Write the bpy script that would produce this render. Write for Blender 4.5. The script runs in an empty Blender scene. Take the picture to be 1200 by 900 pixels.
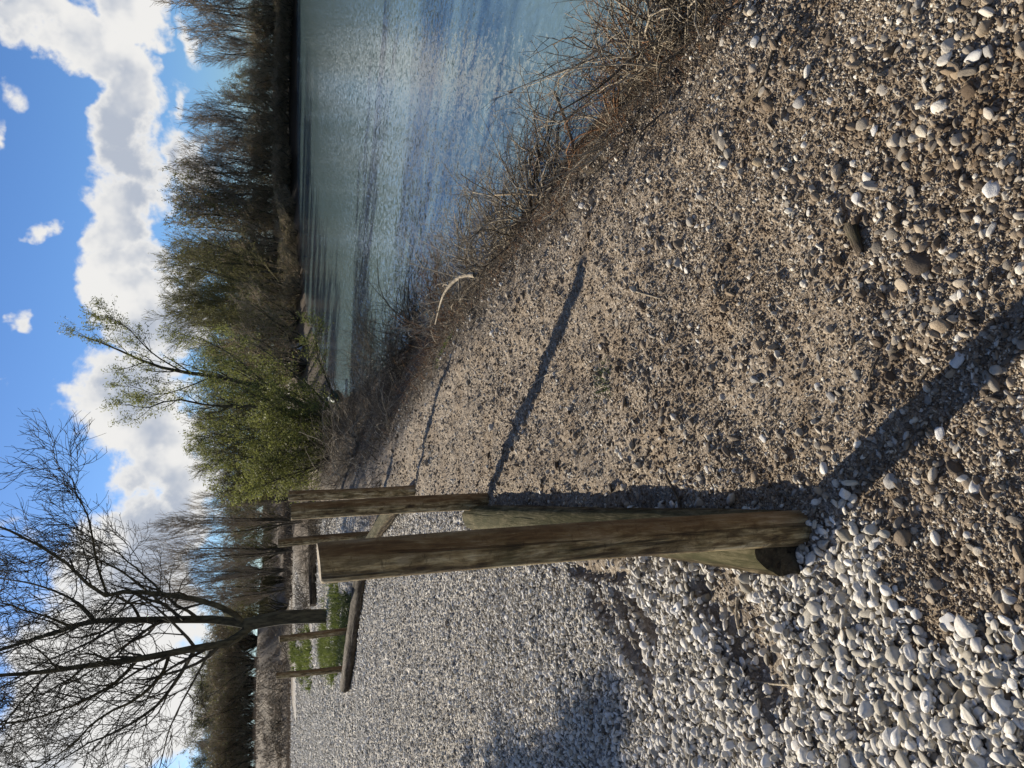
import bpy, bmesh, math, random
import numpy as np
from mathutils import Vector, Matrix, Quaternion
R_ = math.radians
scene = bpy.context.scene
# ------------------------------------------------------------------ camera
CAMH = 1.6; F = 890.0; PITCH = math.atan(275.0/F); cT, sT = math.cos(PITCH), math.sin(PITCH)
fw = Vector((0, cT, -sT)); up = Vector((0, sT, cT)); rt = Vector((1, 0, 0))
cd = bpy.data.cameras.new('camera'); cam = bpy.data.objects.new('camera', cd)
scene.collection.objects.link(cam); scene.camera = cam
mx = Matrix((-up, rt, -fw)).transposed().to_4x4(); mx.translation = (0, 0, CAMH)
cam.matrix_world = mx                       # the photo was taken with the phone on its side
cd.sensor_width = 36; cd.lens = F/1200*36; cd.clip_start = .05; cd.clip_end = 5000
# ------------------------------------------------------------------ sun, sky, exposure
AZ, EL = -38.0, 30.0
sd = Vector((math.sin(R_(AZ))*math.cos(R_(EL)), math.cos(R_(AZ))*math.cos(R_(EL)), math.sin(R_(EL))))
sl = bpy.data.lights.new('sun', 'SUN'); sl.energy = 5.0; sl.angle = R_(.55); sl.color = (1, .91, .77)
so = bpy.data.objects.new('sun', sl); so.rotation_euler = sd.to_track_quat('Z', 'Y').to_euler(); scene.collection.objects.link(so)
scene.view_settings.view_transform = 'Standard'; scene.view_settings.look = 'None'
scene.view_settings.gamma = 1; scene.view_settings.exposure = 0.95
SKY = 0.050
CLOUD_BRIGHT = 9.0; CLOUD_GREY = 5.6

def dirpx(x, y):                            # direction of a point of the 1200x900 photograph
    u = 900-y; a = (u-450)/F; d = (x-600)/F
    return np.array([a, cT-d*sT, -sT-d*cT])
def at(x, y, Y):
    d = dirpx(x, y); t = Y/d[1]; return np.array([0, 0, CAMH])+d*t
def gnd(x, y, z=0.0):
    d = dirpx(x, y); t = (z-CAMH)/d[2]; return np.array([0, 0, CAMH])+d*t

class NT:
    def __init__(s, tree): s.t = tree; tree.nodes.clear()
    def n(s, typ, props=None, **ins):
        nd = s.t.nodes.new(typ)
        for k, v in (props or {}).items(): setattr(nd, k, v)
        for k, v in ins.items():
            key = int(k[1:]) if k[0] == '_' and k[1:].isdigit() else k.replace('_', ' ')
            sk = nd.inputs[key]
            if isinstance(v, bpy.types.NodeSocket): s.t.links.new(v, sk)
            else: sk.default_value = v
        return nd
    def math(s, op, a, b=None, c=None, clamp=False):
        kw = {'_0': a}
        if b is not None: kw['_1'] = b
        if c is not None: kw['_2'] = c
        return s.n('ShaderNodeMath', {'operation': op, 'use_clamp': clamp}, **kw).outputs[0]
    def vmath(s, op, a, b=None, o=0):
        kw = {'_0': a}
        if b is not None: kw['_1'] = b
        return s.n('ShaderNodeVectorMath', {'operation': op}, **kw).outputs[o]
    def noise(s, vec, scale, detail=4, rough=.55, dist=0.0, o=0):
        return s.n('ShaderNodeTexNoise', None, Vector=vec, Scale=scale, Detail=detail, Roughness=rough, Distortion=dist).outputs[o]
    def ramp(s, fac, pts, interp='LINEAR'):
        nd = s.t.nodes.new('ShaderNodeValToRGB'); cr = nd.color_ramp; cr.interpolation = interp
        while len(cr.elements) < len(pts): cr.elements.new(.5)
        for e, (p, c) in zip(cr.elements, pts):
            e.position = p; e.color = (c, c, c, 1) if not hasattr(c, '__len__') else (*c, 1)
        s.t.links.new(fac, nd.inputs[0]); return nd.outputs[0]
    def mix(s, f, a, b, mode='MIX'):
        nd = s.t.nodes.new('ShaderNodeMix'); nd.data_type = 'RGBA'; nd.blend_type = mode
        for i, v in ((0, f), (6, a), (7, b)):
            if isinstance(v, bpy.types.NodeSocket): s.t.links.new(v, nd.inputs[i])
            else: nd.inputs[i].default_value = v if i == 0 else (*v, 1) if len(v) == 3 else v
        return nd.outputs[2]
    def smooth(s, v, a, b, c=0.0, d=1.0):
        return s.n('ShaderNodeMapRange', {'interpolation_type': 'SMOOTHSTEP'}, _0=v, _1=a, _2=b, _3=c, _4=d).outputs[0]

world = bpy.data.worlds.new("World"); scene.world = world; world.use_nodes = True
w = NT(world.node_tree)
tc = w.n('ShaderNodeTexCoord').outputs['Generated']
sky = w.n('ShaderNodeTexSky', {'sky_type': 'NISHITA', 'sun_disc': False, 'sun_elevation': R_(EL), 'sun_rotation': R_(AZ),
                               'altitude': 300, 'air_density': 1.0, 'dust_density': .6, 'ozone_density': 2.2}).outputs[0]
sx = w.n('ShaderNodeSeparateXYZ', None, _0=tc)
az = w.math('ARCTAN2', sx.outputs[0], sx.outputs[1]); el = w.math('ARCSINE', sx.outputs[2])
p2 = w.n('ShaderNodeCombineXYZ', None, _0=az, _1=el).outputs[0]
wn = w.noise(tc, 7, 5, .6, o=1)
wv = w.vmath('MULTIPLY', w.vmath('SUBTRACT', wn, (.5, .5, .5)), (.16, .16, 0))
p2w = w.vmath('ADD', p2, wv)
# clouds of the photograph as soft ellipses on the sky (azimuth, elevation), x y = photo position, rx ry = size
BL = [(48,12,34,24,1),(80,38,42,34,1),(122,62,46,34,1),(150,85,34,40,1),(150,12,46,34,1),(150,125,34,38,1),(155,160,40,38,1),(165,195,44,42,1),
      (168,235,46,40,1),(158,272,38,34,1),(168,312,44,32,1),(158,348,36,32,1),(182,375,44,34,1),(150,440,48,40,1),(165,480,56,46,1),(178,520,56,44,1),(188,562,60,42,1),
      (152,575,34,30,.9),(170,615,60,46,1),(155,665,70,54,1),(160,725,90,60,1),(120,770,90,60,1),(90,830,100,70,1),(150,850,90,70,1),(60,890,90,60,1),
      (190,800,70,60,.9),(20,620,30,26,.42),(60,256,16,18,.48),(33,385,11,20,.42),(12,155,13,28,.44),(14,95,30,18,.36),(78,326,9,9,.2),(5,468,12,16,.42),
      (208,120,13,40,.5),(212,175,24,34,.75),(226,42,12,40,.36),(40,565,14,16,.36),(215,340,22,60,.7)]
acc = None
for (x, y, rx, ry, st) in BL:
    d = dirpx(x, y); d = d/np.linalg.norm(d); a0 = math.atan2(d[0], d[1]); e0 = math.asin(d[2])
    k = 1/math.sqrt(1+((x-600)/F)**2+((450-y)/F)**2)/F
    v = w.n('ShaderNodeMapping', {'vector_type': 'TEXTURE'}, Vector=p2w, Location=(a0, e0, 0), Scale=(ry*k/math.cos(e0)*1.5, rx*k*1.5, 1)).outputs[0]
    g = w.n('ShaderNodeTexGradient', {'gradient_type': 'SPHERICAL'}, Vector=v).outputs[1]
    g = w.math('MULTIPLY', g, st*1.25)
    acc = g if acc is None else w.math('SMOOTH_MAX', acc, g, .12)
# scattered cumulus over the rest of the sky
big = w.noise(tc, 2.6, 5, .55)
away = w.smooth(w.math('ABSOLUTE', az), .62, .85)
gen = w.math('MULTIPLY', w.smooth(big, .50, .68), away)
cov = w.math('MAXIMUM', acc, gen)
n1 = w.noise(tc, 14, 9, .62, .2); n2 = w.noise(tc, 3.5, 3, .5)
den = w.math('ADD', cov, w.math('MULTIPLY', w.math('SUBTRACT', n1, .5), w.smooth(cov, 0, .35, 0, 1.7)))
alpha = w.smooth(den, .26, .60)
nA = w.noise(tc, 6, 5, .55); nB = w.noise(w.vmath('ADD', tc, (-.05, .02, .045)), 6, 5, .55)
body = w.math('MULTIPLY', w.smooth(w.math('SUBTRACT', nB, nA), -.07, .12), w.smooth(den, .45, .9))
ccol = w.mix(body, (1.0*CLOUD_BRIGHT, .99*CLOUD_BRIGHT, .97*CLOUD_BRIGHT), (.86*CLOUD_GREY, .95*CLOUD_GREY, 1.12*CLOUD_GREY))
skyc = w.mix(1.0, sky, (.54, .80, 1.18), 'MULTIPLY')
fin = w.mix(alpha, skyc, ccol)
bg = w.n('ShaderNodeBackground', None, Color=fin, Strength=SKY)
w.n('ShaderNodeOutputWorld', None, Surface=bg.outputs[0])
world.cycles.sampling_method = 'MANUAL'; world.cycles.sample_map_resolution = 512

# ------------------------------------------------------------------ helpers
def link(o, parent=None):
    scene.collection.objects.link(o)
    if parent: o.parent = parent
    return o
def tag(o, label=None, cat=None, group=None, kind=None):
    if label: o['label'] = label
    if cat: o['category'] = cat
    if group: o['group'] = group
    if kind: o['kind'] = kind
    return o
def empty(name, loc=(0, 0, 0), rz=0):
    o = bpy.data.objects.new(name, None); o.location = loc; o.rotation_euler = (0, 0, rz); return link(o)
def mesh(name, V, Fs, mats, smooth=True):
    """Fs: list of (face index array (n,k), material index)"""
    me = bpy.data.meshes.new(name); V = np.asarray(V, dtype=np.float32)
    me.vertices.add(len(V)); me.vertices.foreach_set('co', V.ravel())
    tot = []; idx = []; mi = []
    for f, m in Fs:
        f = np.asarray(f, dtype=np.int32)
        if len(f) == 0: continue
        tot.append(np.full(len(f), f.shape[1], dtype=np.int32)); idx.append(f.ravel()); mi.append(np.full(len(f), m, dtype=np.int32))
    tot = np.concatenate(tot); idx = np.concatenate(idx); mi = np.concatenate(mi)
    me.loops.add(len(idx)); me.loops.foreach_set('vertex_index', idx)
    me.polygons.add(len(tot)); st = np.concatenate([[0], np.cumsum(tot)[:-1]]).astype(np.int32)
    me.polygons.foreach_set('loop_start', st); me.polygons.foreach_set('loop_total', tot)
    me.polygons.foreach_set('material_index', mi)
    me.polygons.foreach_set('use_smooth', np.full(len(tot), smooth, dtype=bool))
    for m in (mats if isinstance(mats, (list, tuple)) else [mats]): me.materials.append(m)
    me.update(calc_edges=True); me.validate()
    return me
def norm(a): return a/np.maximum(np.linalg.norm(a, axis=-1, keepdims=True), 1e-9)
def tubes(P, R, sides=4):
    """P (n,k,3), R (n,k) -> verts, quads"""
    n, k, _ = P.shape
    T = np.empty_like(P); T[:, 1:-1] = P[:, 2:]-P[:, :-2]; T[:, 0] = P[:, 1]-P[:, 0]; T[:, -1] = P[:, -1]-P[:, -2]; T = norm(T)
    ref = np.where(np.abs(T[:, :1, 2:3]) > .9, np.array([1., 0, 0]), np.array([0, 0, 1.]))
    A = norm(np.cross(T, ref)); B = np.cross(T, A)
    th = np.arange(sides)/sides*2*math.pi
    V = P[:, :, None]+R[:, :, None, None]*(A[:, :, None]*np.cos(th)[None, None, :, None]+B[:, :, None]*np.sin(th)[None, None, :, None])
    b = (np.arange(n)*k*sides)[:, None, None]+(np.arange(k-1)*sides)[None, :, None]
    j = np.arange(sides)[None, None]; j2 = (j+1) % sides
    Q = np.stack([b+j, b+j2, b+j2+sides, b+j+sides], -1).reshape(-1, 4)
    return V.reshape(-1, 3), Q
class Acc:
    def __init__(s): s.V = []; s.F = []; s.n = 0
    def add(s, V, Fa, m=0):
        if len(V) == 0: return
        s.V.append(np.asarray(V)); s.F.append((np.asarray(Fa)+s.n, m)); s.n += len(V)
    def tubes(s, P, R, sides=4, m=0): s.add(*tubes(P, R, sides), m)
    def obj(s, name, mats, parent=None, smooth=True):
        o = bpy.data.objects.new(name, mesh(name, np.concatenate(s.V), s.F, mats, smooth)); return link(o, parent)
def resample(pts, rad, k):
    """smooth polyline through pts"""
    pts = np.asarray(pts, float); rad = np.asarray(rad, float); n = len(pts)
    t = np.linspace(0, n-1, k); i = np.clip(t.astype(int), 0, n-2); f = (t-i)[:, None]
    p0 = pts[np.maximum(i-1, 0)]; p1 = pts[i]; p2 = pts[i+1]; p3 = pts[np.minimum(i+2, n-1)]
    P = .5*((2*p1)+(-p0+p2)*f+(2*p0-5*p1+4*p2-p3)*f**2+(-p0+3*p1-3*p2+p3)*f**3)
    r = np.interp(t, np.arange(n), rad if len(rad) == n else np.linspace(rad[0], rad[-1], n))
    return P, r
def grow(rng, P, R, nc, t0, t1, ang, length, rr, k=4, upb=.2, wig=.12, rmin=.004, lenvar=.35, taper=.35):
    n, kk, _ = P.shape; m = n*nc
    pi = np.repeat(np.arange(n), nc)
    t = np.clip((np.tile((np.arange(nc)+.5)/nc, n)+rng.uniform(-.5, .5, m)/nc), 0, 1)*(t1-t0)+t0
    x = t*(kk-1); i = np.clip(x.astype(int), 0, kk-2); f = (x-i)[:, None]
    base = P[pi, i]*(1-f)+P[pi, i+1]*f; rb = R[pi, i]*(1-f[:, 0])+R[pi, i+1]*f[:, 0]
    tan = norm(P[pi, i+1]-P[pi, i]); q = norm(np.cross(tan, rng.normal(size=(m, 3))))
    a = np.radians(ang*(1+rng.uniform(-.35, .35, m)))[:, None]
    d = tan*np.cos(a)+q*np.sin(a)
    L = (length if np.isscalar(length) else np.asarray(length)[pi])*(1-.55*t)*(1+rng.uniform(-lenvar, lenvar, m))
    C = np.empty((m, k, 3)); C[:, 0] = base; step = (L/(k-1))[:, None]
    for s in range(1, k):
        C[:, s] = C[:, s-1]+d*step
        d = norm(d+np.array([0, 0, upb])+rng.normal(size=(m, 3))*wig)
    r0 = np.maximum(rb*rr, rmin); RR = r0[:, None]*np.linspace(1, taper, k)[None]
    return C, np.maximum(RR, rmin*.6)
def leafs(rng, P, per, size, aspect, spread=.06):
    n, k, _ = P.shape; m = n*per; pi = np.repeat(np.arange(n), per)
    x = rng.uniform(.15, 1, m)*(k-1); i = np.clip(x.astype(int), 0, k-2); f = (x-i)[:, None]
    c = P[pi, i]*(1-f)+P[pi, i+1]*f+rng.normal(size=(m, 3))*spread
    a = norm(rng.normal(size=(m, 3))+np.array([0, 0, .3])); b = norm(np.cross(a, rng.normal(size=(m, 3))))
    s = size*rng.uniform(.6, 1.4, (m, 1)); A = a*s; B = b*s*aspect
    V = np.stack([c-A, c-B*.9+A*.1, c+A, c+B*.9+A*.1], 1).reshape(-1, 3)
    return V, (np.arange(m)*4)[:, None]+np.arange(4)[None]
# value noise
def _h(i, j, s): 
    v = np.sin(i*127.1+j*311.7+s*74.7)*43758.5453; return v-np.floor(v)
def vnoise(x, y, s=0):
    i = np.floor(x); j = np.floor(y); f = x-i; g = y-j; f = f*f*(3-2*f); g = g*g*(3-2*g)
    return (_h(i, j, s)*(1-f)+_h(i+1, j, s)*f)*(1-g)+(_h(i, j+1, s)*(1-f)+_h(i+1, j+1, s)*f)*g
def fbm(x, y, o=4, s=0):
    r = 0; a = .5
    for k in range(o): r = r+a*vnoise(x*2**k, y*2**k, s+k*3.1); a *= .5
    return r/(1-.5**o)
def sstep(x, a, b): t = np.clip((x-a)/(b-a), 0, 1); return t*t*(3-2*t)

# ------------------------------------------------------------------ terrain
T_ = np.array([(1.75,-6),(1.62,1.5),(1.50,2.6),(1.30,3.7),(.98,5.4),(.42,7.7),(-.15,9.9),(-1.1,14),(-2.5,21),(-3.2,28),(-2.8,38),(3.5,72),(12,94),(26,111),(60,115),(300,118)], float)
W_ = np.array([(3.2,-6),(3.0,1.5),(2.8,2.6),(2.6,4),(2.25,6),(1.9,8),(1.5,10),(.9,15),(.2,21.6),(-.4,28),(-.8,36),(6,71),(15,92),(29,108.5),(60,112.5),(300,115.5)], float)
def pdist(x, y, L):
    d = np.full(x.shape, 1e9)
    for a, b in zip(L[:-1], L[1:]):
        ab = b-a; t = np.clip(((x-a[0])*ab[0]+(y-a[1])*ab[1])/(ab@ab), 0, 1)
        d = np.minimum(d, np.hypot(x-a[0]-t*ab[0], y-a[1]-t*ab[1]))
    return d
def inside(x, y, poly):
    r = np.zeros(x.shape, bool); n = len(poly); j = n-1
    for i in range(n):
        xi, yi = poly[i]; xj, yj = poly[j]
        c = ((yi > y) != (yj > y)) & (x < (xj-xi)*(y-yi)/((yj-yi) if yj != yi else 1e-12)+xi); r ^= c; j = i
    return r
CL = np.array([(300,-6)])
TP = np.concatenate([T_, [(300,118),(300,-6)]]); WP = np.concatenate([W_, [(300,115.5),(300,-6)]])
GW = [tuple(gnd(*p)[:2]) for p in [(945,598),(1005,590),(1060,640),(1050,690),(1095,742),(1200,752)]]
LINE = [(-.44,2.3),(-.70,3.7),(-.98,5.95),(-1.40,9.4),(-1.75,10.6),(-2.6,13.3)]     # right edge of the white pebble lot (post line)
LOT = GW[::-1]+LINE+[(-2.7,14.5),(-3.2,20),(-4.4,26),(-5.5,36),(-8,52),(-14,66),(-60,72),(-90,40),(-60,-8),(-2.0,-8),(-.62,.3)]
def lotmask(x, y):
    wx = x+.11*(fbm(x*3.1, y*3.1, 3, 5)-.5)*2; wy = y+.11*(fbm(x*3.1+9, y*3.1, 3, 8)-.5)*2
    ins = inside(wx, wy, LOT); d = pdist(wx, wy, np.array(LOT+[LOT[0]]))
    return sstep(np.where(ins, d, -d), -.05, .10)
# scraped furrows with brown earth in the lot (photo positions)
FUR = [((660,640),(730,655),.07),((668,668),(735,672),.05),((690,700),(748,776),.055),((720,700),(765,800),.05),((700,690),(722,745),.04),((850,690),(900,790),.16),((825,690),(880,730),.1),((735,700),(765,745),.05)]
FURW = [(gnd(a[0], a[1])[:2], gnd(b[0], b[1])[:2], wd*1.15) for a, b, wd in FUR]
def furrow(x, y):
    m = np.zeros(x.shape)
    for a, b, wd in FURW:
        ab = b-a; t = np.clip(((x-a[0])*ab[0]+(y-a[1])*ab[1])/(ab@ab), 0, 1)
        d = np.hypot(x-a[0]-t*ab[0], y-a[1]-t*ab[1])
        m = np.maximum(m, 1-sstep(d+.08*(fbm(x*9, y*9, 3, 2)-.5), wd*.3, wd*1.2))
    return m
LOGB = (np.array([-3.0,13.6]), np.array([-6.9,17.9]))
def height(x, y, fine=True):
    x = np.asarray(x, float); y = np.asarray(y, float)
    inT = inside(x, y, TP); inW = inside(x, y, WP); dT = pdist(x, y, T_); dW = pdist(x, y, W_)
    far = sstep(y, 20, 50)
    und = .10*(fbm(x*.35, y*.35, 4, 1)-.5)*sstep(np.hypot(x, y), 3, 10)+far*.5*(fbm(x*.05, y*.05, 3, 2)-.5)
    f = dT/(dT+dW+1e-6); bank = -1.0*f**.85+.10*(fbm(x*2.2, y*2.2, 4, 4)-.5)*np.sin(np.clip(f, 0, 1)*math.pi)
    # near the lip the brown strip rolls off gently
    lip = -.10*(1-sstep(dT, 0, .55))*(1-far)
    z = np.where(inT, bank+lip*(1-f), und+lip)
    z = np.where(inW, -1.0-np.minimum(1.2, dW*.35), z)
    land = ~inT
    # rise to the track on the far side of the lot and the tan embankment behind it
    rise = sstep(y, 44, 62)*.65*(1-sstep(x, 6, 14))
    b1 = sstep(y, 66, 80)*3.0*(1-sstep(x, -27, -22))+sstep(y, 92, 101)*2.6*sstep(x, -27, -22)*(1-sstep(x, -4, 4))
    tail = sstep(y, 135, 260)*3.0
    z = z+np.where(land, rise+b1*1.0+tail*sstep(x, -40, 30), 0)
    # hollow added behind the second log to deepen the shade there
    a, b = LOGB; ab = b-a; n_ = np.array([ab[1], -ab[0]])/np.linalg.norm(ab); n_ = -n_ if n_[1] < 0 else n_
    tt = ((x-a[0])*ab[0]+(y-a[1])*ab[1])/(ab@ab); dn = (x-a[0])*n_[0]+(y-a[1])*n_[1]
    z = z-.38*sstep(dn, .25, .7)*(1-sstep(dn, 1.6, 2.3))*sstep(tt, -.05, .1)*(1-sstep(tt, .8, .98))
    z = z+land*sstep(y, 6, 12)*(1-sstep(y, 50, 60))*.09*(fbm(x*.5, y*1.6, 4, 51)-.5)
    if fine:
        near = 1-sstep(y, 9, 16)
        z = z+near*np.where(inT, .5, 1)*(.07*(fbm(x*1.6, y*1.6, 3, 7)-.5)+.050*(fbm(x*6, y*6, 4, 11)-.5)+.022*(fbm(x*26, y*26, 3, 13)-.5))
        z = z-.055*furrow(x, y)*(1-sstep(y, 9, 12))
    return z
def grid_axis(a0, a1, fine, ratio, lo, hi):
    c = list(np.arange(a0, a1, fine)); s = fine
    up_ = []; v = c[-1]; st = fine
    while v < hi: st *= ratio; v += st; up_.append(v)
    dn = []; v = c[0]; st = fine
    while v > lo: st *= ratio; v -= st; dn.append(v)
    return np.array(dn[::-1]+c+up_)
gx = grid_axis(-3.2, 2.2, .016, 1.035, -1500, 1500); gy = grid_axis(.9, 6.5, .016, 1.012, -60, 2500)
GX, GY = np.meshgrid(gx, gy); GZ = height(GX, GY)
nx, ny = len(gx), len(gy)
ii = (np.arange(ny-1)[:, None]*nx+np.arange(nx-1)[None]).ravel()
V = np.stack([GX.ravel(), GY.ravel(), GZ.ravel()], 1)
m_lot = (lotmask(GX, GY)*(1-.85*furrow(GX, GY)))
litter = np.clip(sstep(GY+3*fbm(GX*.4, GY*.4, 3, 62), 58, 61)+sstep(GY+9*(fbm(GX*.3, GY*.3, 4, 61)-.5), 38, 48)*sstep(GX, -14, -11)+sstep(GY, 60, 64), 0, 1)*(~inside(GX, GY, WP))
dTg = pdist(GX, GY, T_); slope = np.where(inside(GX, GY, TP), 1.0, 1-sstep(dTg, .0, .25+.03*np.clip(GY, 0, 60)))*1.0
tanb = sstep(GZ+.5*(fbm(GX*.5, GY*.5, 4, 71)-.5), .75, 1.3)*(GY < 106)*(1-sstep(GX, -4, 4))*(GY > 55)
# pale track strip in the distance
trk = (sstep(GY, 64, 66)*(1-sstep(GY, 74, 77))*(1-sstep(GX, 3, 5))*sstep(GX, -25, -20))

def mat(name): 
    m = bpy.data.materials.new(name); m.use_nodes = True; return m, NT(m.node_tree)
def finish(t, col, rough=.85, normal=None, spec=.3, extra=None, **kw):
    b = t.n('ShaderNodeBsdfPrincipled', None, Base_Color=col, Roughness=rough)
    b.inputs['Specular IOR Level'].default_value = spec
    if normal is not None: t.t.links.new(normal, b.inputs['Normal'])
    t.n('ShaderNodeOutputMaterial', None, Surface=b.outputs[0] if extra is None else extra(b.outputs[0])); return b
# ground
M_ground, t = mat('ground')
pos = t.n('ShaderNodeNewGeometry').outputs['Position']
zone = t.n('ShaderNodeVertexColor', {'layer_name': 'zone'}).outputs[0]; zs = t.n('ShaderNodeSeparateColor', None, _0=zone)
lot, slp, tan_ = zs.outputs[0], zs.outputs[1], zs.outputs[2]
trka = t.n('ShaderNodeVertexColor', {'layer_name': 'track'}).outputs[0]; ts = t.n('ShaderNodeSeparateColor', None, _0=trka)
v1 = t.n('ShaderNodeTexVoronoi', None, Vector=pos, Scale=95, Randomness=1.0); v2 = t.n('ShaderNodeTexVoronoi', None, Vector=pos, Scale=26, Randomness=1.0)
v3 = t.n('ShaderNodeTexVoronoi', None, Vector=pos, Scale=260, Randomness=1.0)
c1 = t.n('ShaderNodeSeparateColor', None, _0=v1.outputs['Color']).outputs[0]; c2 = t.n('ShaderNodeSeparateColor', None, _0=v2.outputs['Color']).outputs[0]; c3 = t.n('ShaderNodeSeparateColor', None, _0=v3.outputs['Color']).outputs[0]
grit = t.ramp(t.math('ADD', t.math('MULTIPLY', c1, .6), t.math('MULTIPLY', c3, .4)), [(0, (.07, .052, .035)), (.3, (.15, .115, .078)), (.55, (.23, .185, .135)), (.8, (.33, .28, .215)), (1, (.48, .43, .36))])
pat = t.noise(pos, 2.3, 6, .6); patB = t.smooth(pat, .42, .66)
grit = t.mix(t.math('MULTIPLY', patB, .55), grit, (.19, .14, .088))
peb = t.ramp(c2, [(0, (.10, .09, .075)), (.3, (.30, .275, .235)), (.65, (.46, .43, .38)), (1, (.62, .59, .53))])
pebn = t.noise(pos, 1.1, 5, .62); peb = t.mix(t.smooth(pebn, .5, .72, 0, .6), peb, (.25, .22, .18))
pf = t.noise(t.n('ShaderNodeMapping', None, Vector=pos, Scale=(.7, 1.6, 1)).outputs[0], 9, 7, .8); peb = t.mix(t.smooth(pf, .40, .56, .75, 0), peb, (.12, .105, .085))
dk = t.math('MULTIPLY', t.smooth(v2.outputs['Distance'], .55, .85), .75); peb = t.mix(dk, peb, (.08, .07, .058))
col = t.mix(lot, grit, peb)
sln = t.noise(pos, 6, 7, .7)
col = t.mix(slp, col, t.ramp(sln, [(.3, (.022, .017, .011)), (.5, (.055, .042, .028)), (.7, (.12, .095, .065))]))
tnn = t.noise(pos, .6, 8, .75)
col = t.mix(tan_, col, t.ramp(tnn, [(.36, (.085, .064, .042)), (.5, (.16, .125, .085)), (.64, (.24, .19, .135))]))
col = t.mix(ts.outputs[0], col, (.40, .38, .34)); 
col = t.mix(ts.outputs[1], col, t.ramp(sln, [(.3, (.03, .022, .015)), (.55, (.11, .08, .05)), (.75, (.19, .15, .1))]))
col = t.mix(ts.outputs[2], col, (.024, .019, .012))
hgt = t.math('ADD', t.math('MULTIPLY', t.math('SUBTRACT', 1, v1.outputs['Distance']), .004), t.math('MULTIPLY', t.noise(pos, 150, 4, .7), .006))
hp = t.math('MULTIPLY', t.math('SUBTRACT', 1, v2.outputs['Distance']), .022)
hh = t.math('ADD', hgt, t.math('MULTIPLY', lot, hp))
hh = t.math('ADD', hh, t.math('MULTIPLY', t.noise(pos, 9, 5, .6), .03))
bmp = t.n('ShaderNodeBump', None, Strength=1.0, Distance=1.0, Height=hh).outputs[0]
finish(t, col, .92, bmp, .2)
gme = mesh('ground', V, [(np.stack([ii, ii+1, ii+1+nx, ii+nx], 1), 0)], M_ground)
def vcol(me, name, r, g, b):
    a = me.color_attributes.new(name, 'FLOAT_COLOR', 'POINT'); n = len(me.vertices)
    a.data.foreach_set('color', np.stack([np.broadcast_to(q, GX.shape).ravel() if not np.isscalar(q) else np.full(n, q) for q in (r, g, b, 1.0)], 1).astype(np.float32).ravel())
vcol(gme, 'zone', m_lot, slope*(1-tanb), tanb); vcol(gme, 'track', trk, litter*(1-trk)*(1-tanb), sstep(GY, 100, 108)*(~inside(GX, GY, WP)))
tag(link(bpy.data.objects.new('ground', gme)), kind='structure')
def hz(x, y): return float(height(np.array([x]), np.array([y]))[0])

# lake water
M_water, t = mat('lake_water')
pos = t.n('ShaderNodeNewGeometry').outputs['Position']
mp = t.n('ShaderNodeMapping', None, Vector=pos, Scale=(1, .7, 1), Rotation=(0, 0, .45)).outputs[0]
wa = t.noise(mp, 11, 3, .6, .3, o=1); wb = t.noise(mp, 34, 2, .6, 0, o=1); wd_ = t.noise(mp, 3.2, 2, .5, o=1)
amp = t.smooth(t.noise(pos, .09, 4, .6), .36, .62, .75, 1.1)
sl_ = t.vmath('ADD', t.vmath('MULTIPLY', t.vmath('SUBTRACT', wa, (.5, .5, .5)), (.34, .34, 0)), t.vmath('MULTIPLY', t.vmath('SUBTRACT', wb, (.5, .5, .5)), (.30, .30, 0)))
sl_ = t.vmath('ADD', sl_, t.vmath('MULTIPLY', t.vmath('SUBTRACT', wd_, (.5, .5, .5)), (.05, .05, 0)))
sc_ = t.n('ShaderNodeVectorMath', {'operation': 'SCALE'}, _0=sl_, Scale=amp).outputs[0]
bm_ = t.vmath('NORMALIZE', t.vmath('ADD', sc_, (0, 0, 1)))
b = finish(t, (.11, .165, .172, 1), .06, bm_, .5); b.inputs['IOR'].default_value = 1.38
W2 = np.array([(300,-40),(3.0,-40)]+[tuple(q) for q in W_+np.array([-1.2,0])]+[(300,118)], float)
W2[2:-1, 0] -= 0.0
Ww = [(-4.0 if False else q[0], q[1], -1.0) for q in W2]
bmw = bmesh.new(); 
# a grid sheet wide enough that its edge lies inside the bank
vs = [bmw.verts.new(p) for p in [(2.0,-60,-1),(300,-60,-1),(300,119,-1),(60,117,-1),(26,113,-1),(11,95,-1),(3,74,-1),(-3.5,40,-1),(-4,28,-1),(-3,21,-1),(-1,14,-1),(.3,9,-1),(1.6,3,-1)]]
bmw.faces.new(vs); bmesh.ops.triangulate(bmw, faces=bmw.faces[:])
wm = bpy.data.meshes.new('lake_water'); bmw.to_mesh(wm); wm.materials.append(M_water)
tag(link(bpy.data.objects.new('lake_water', wm)), kind='structure')

# ------------------------------------------------------------------ stones (geometry-node scatter of real pebbles)
def stone_mat(name, stops, nz=.35, patch=0):
    m, t = mat(name); rnd = t.n('ShaderNodeObjectInfo').outputs['Random']; oc = t.n('ShaderNodeTexCoord').outputs['Object']
    c = t.ramp(rnd, stops); n = t.noise(oc, 2.6, 6, .65)
    c = t.mix(t.smooth(n, .45, .75, 0, nz), c, t.mix(1.0, c, (.55, .5, .42), 'MULTIPLY'))
    if patch: c = t.mix(t.smooth(t.noise(t.n('ShaderNodeNewGeometry').outputs['Position'], 2.3, 7, .68), .46, .62, 0, patch), c, t.mix(1.0, c, (.52, .43, .33), 'MULTIPLY'))
    bp = t.n('ShaderNodeBump', None, Strength=.35, Distance=.15, Height=t.noise(oc, 9, 5, .7)).outputs[0]
    finish(t, c, .72, bp, .3); return m
M_white = stone_mat('pale_pebble', nz=.5, stops= [(0, (.20, .175, .13)), (.1, (.34, .305, .24)), (.3, (.46, .425, .355)), (.55, (.54, .505, .435)), (.85, (.63, .595, .53)), (1, (.70, .67, .61))])
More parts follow.
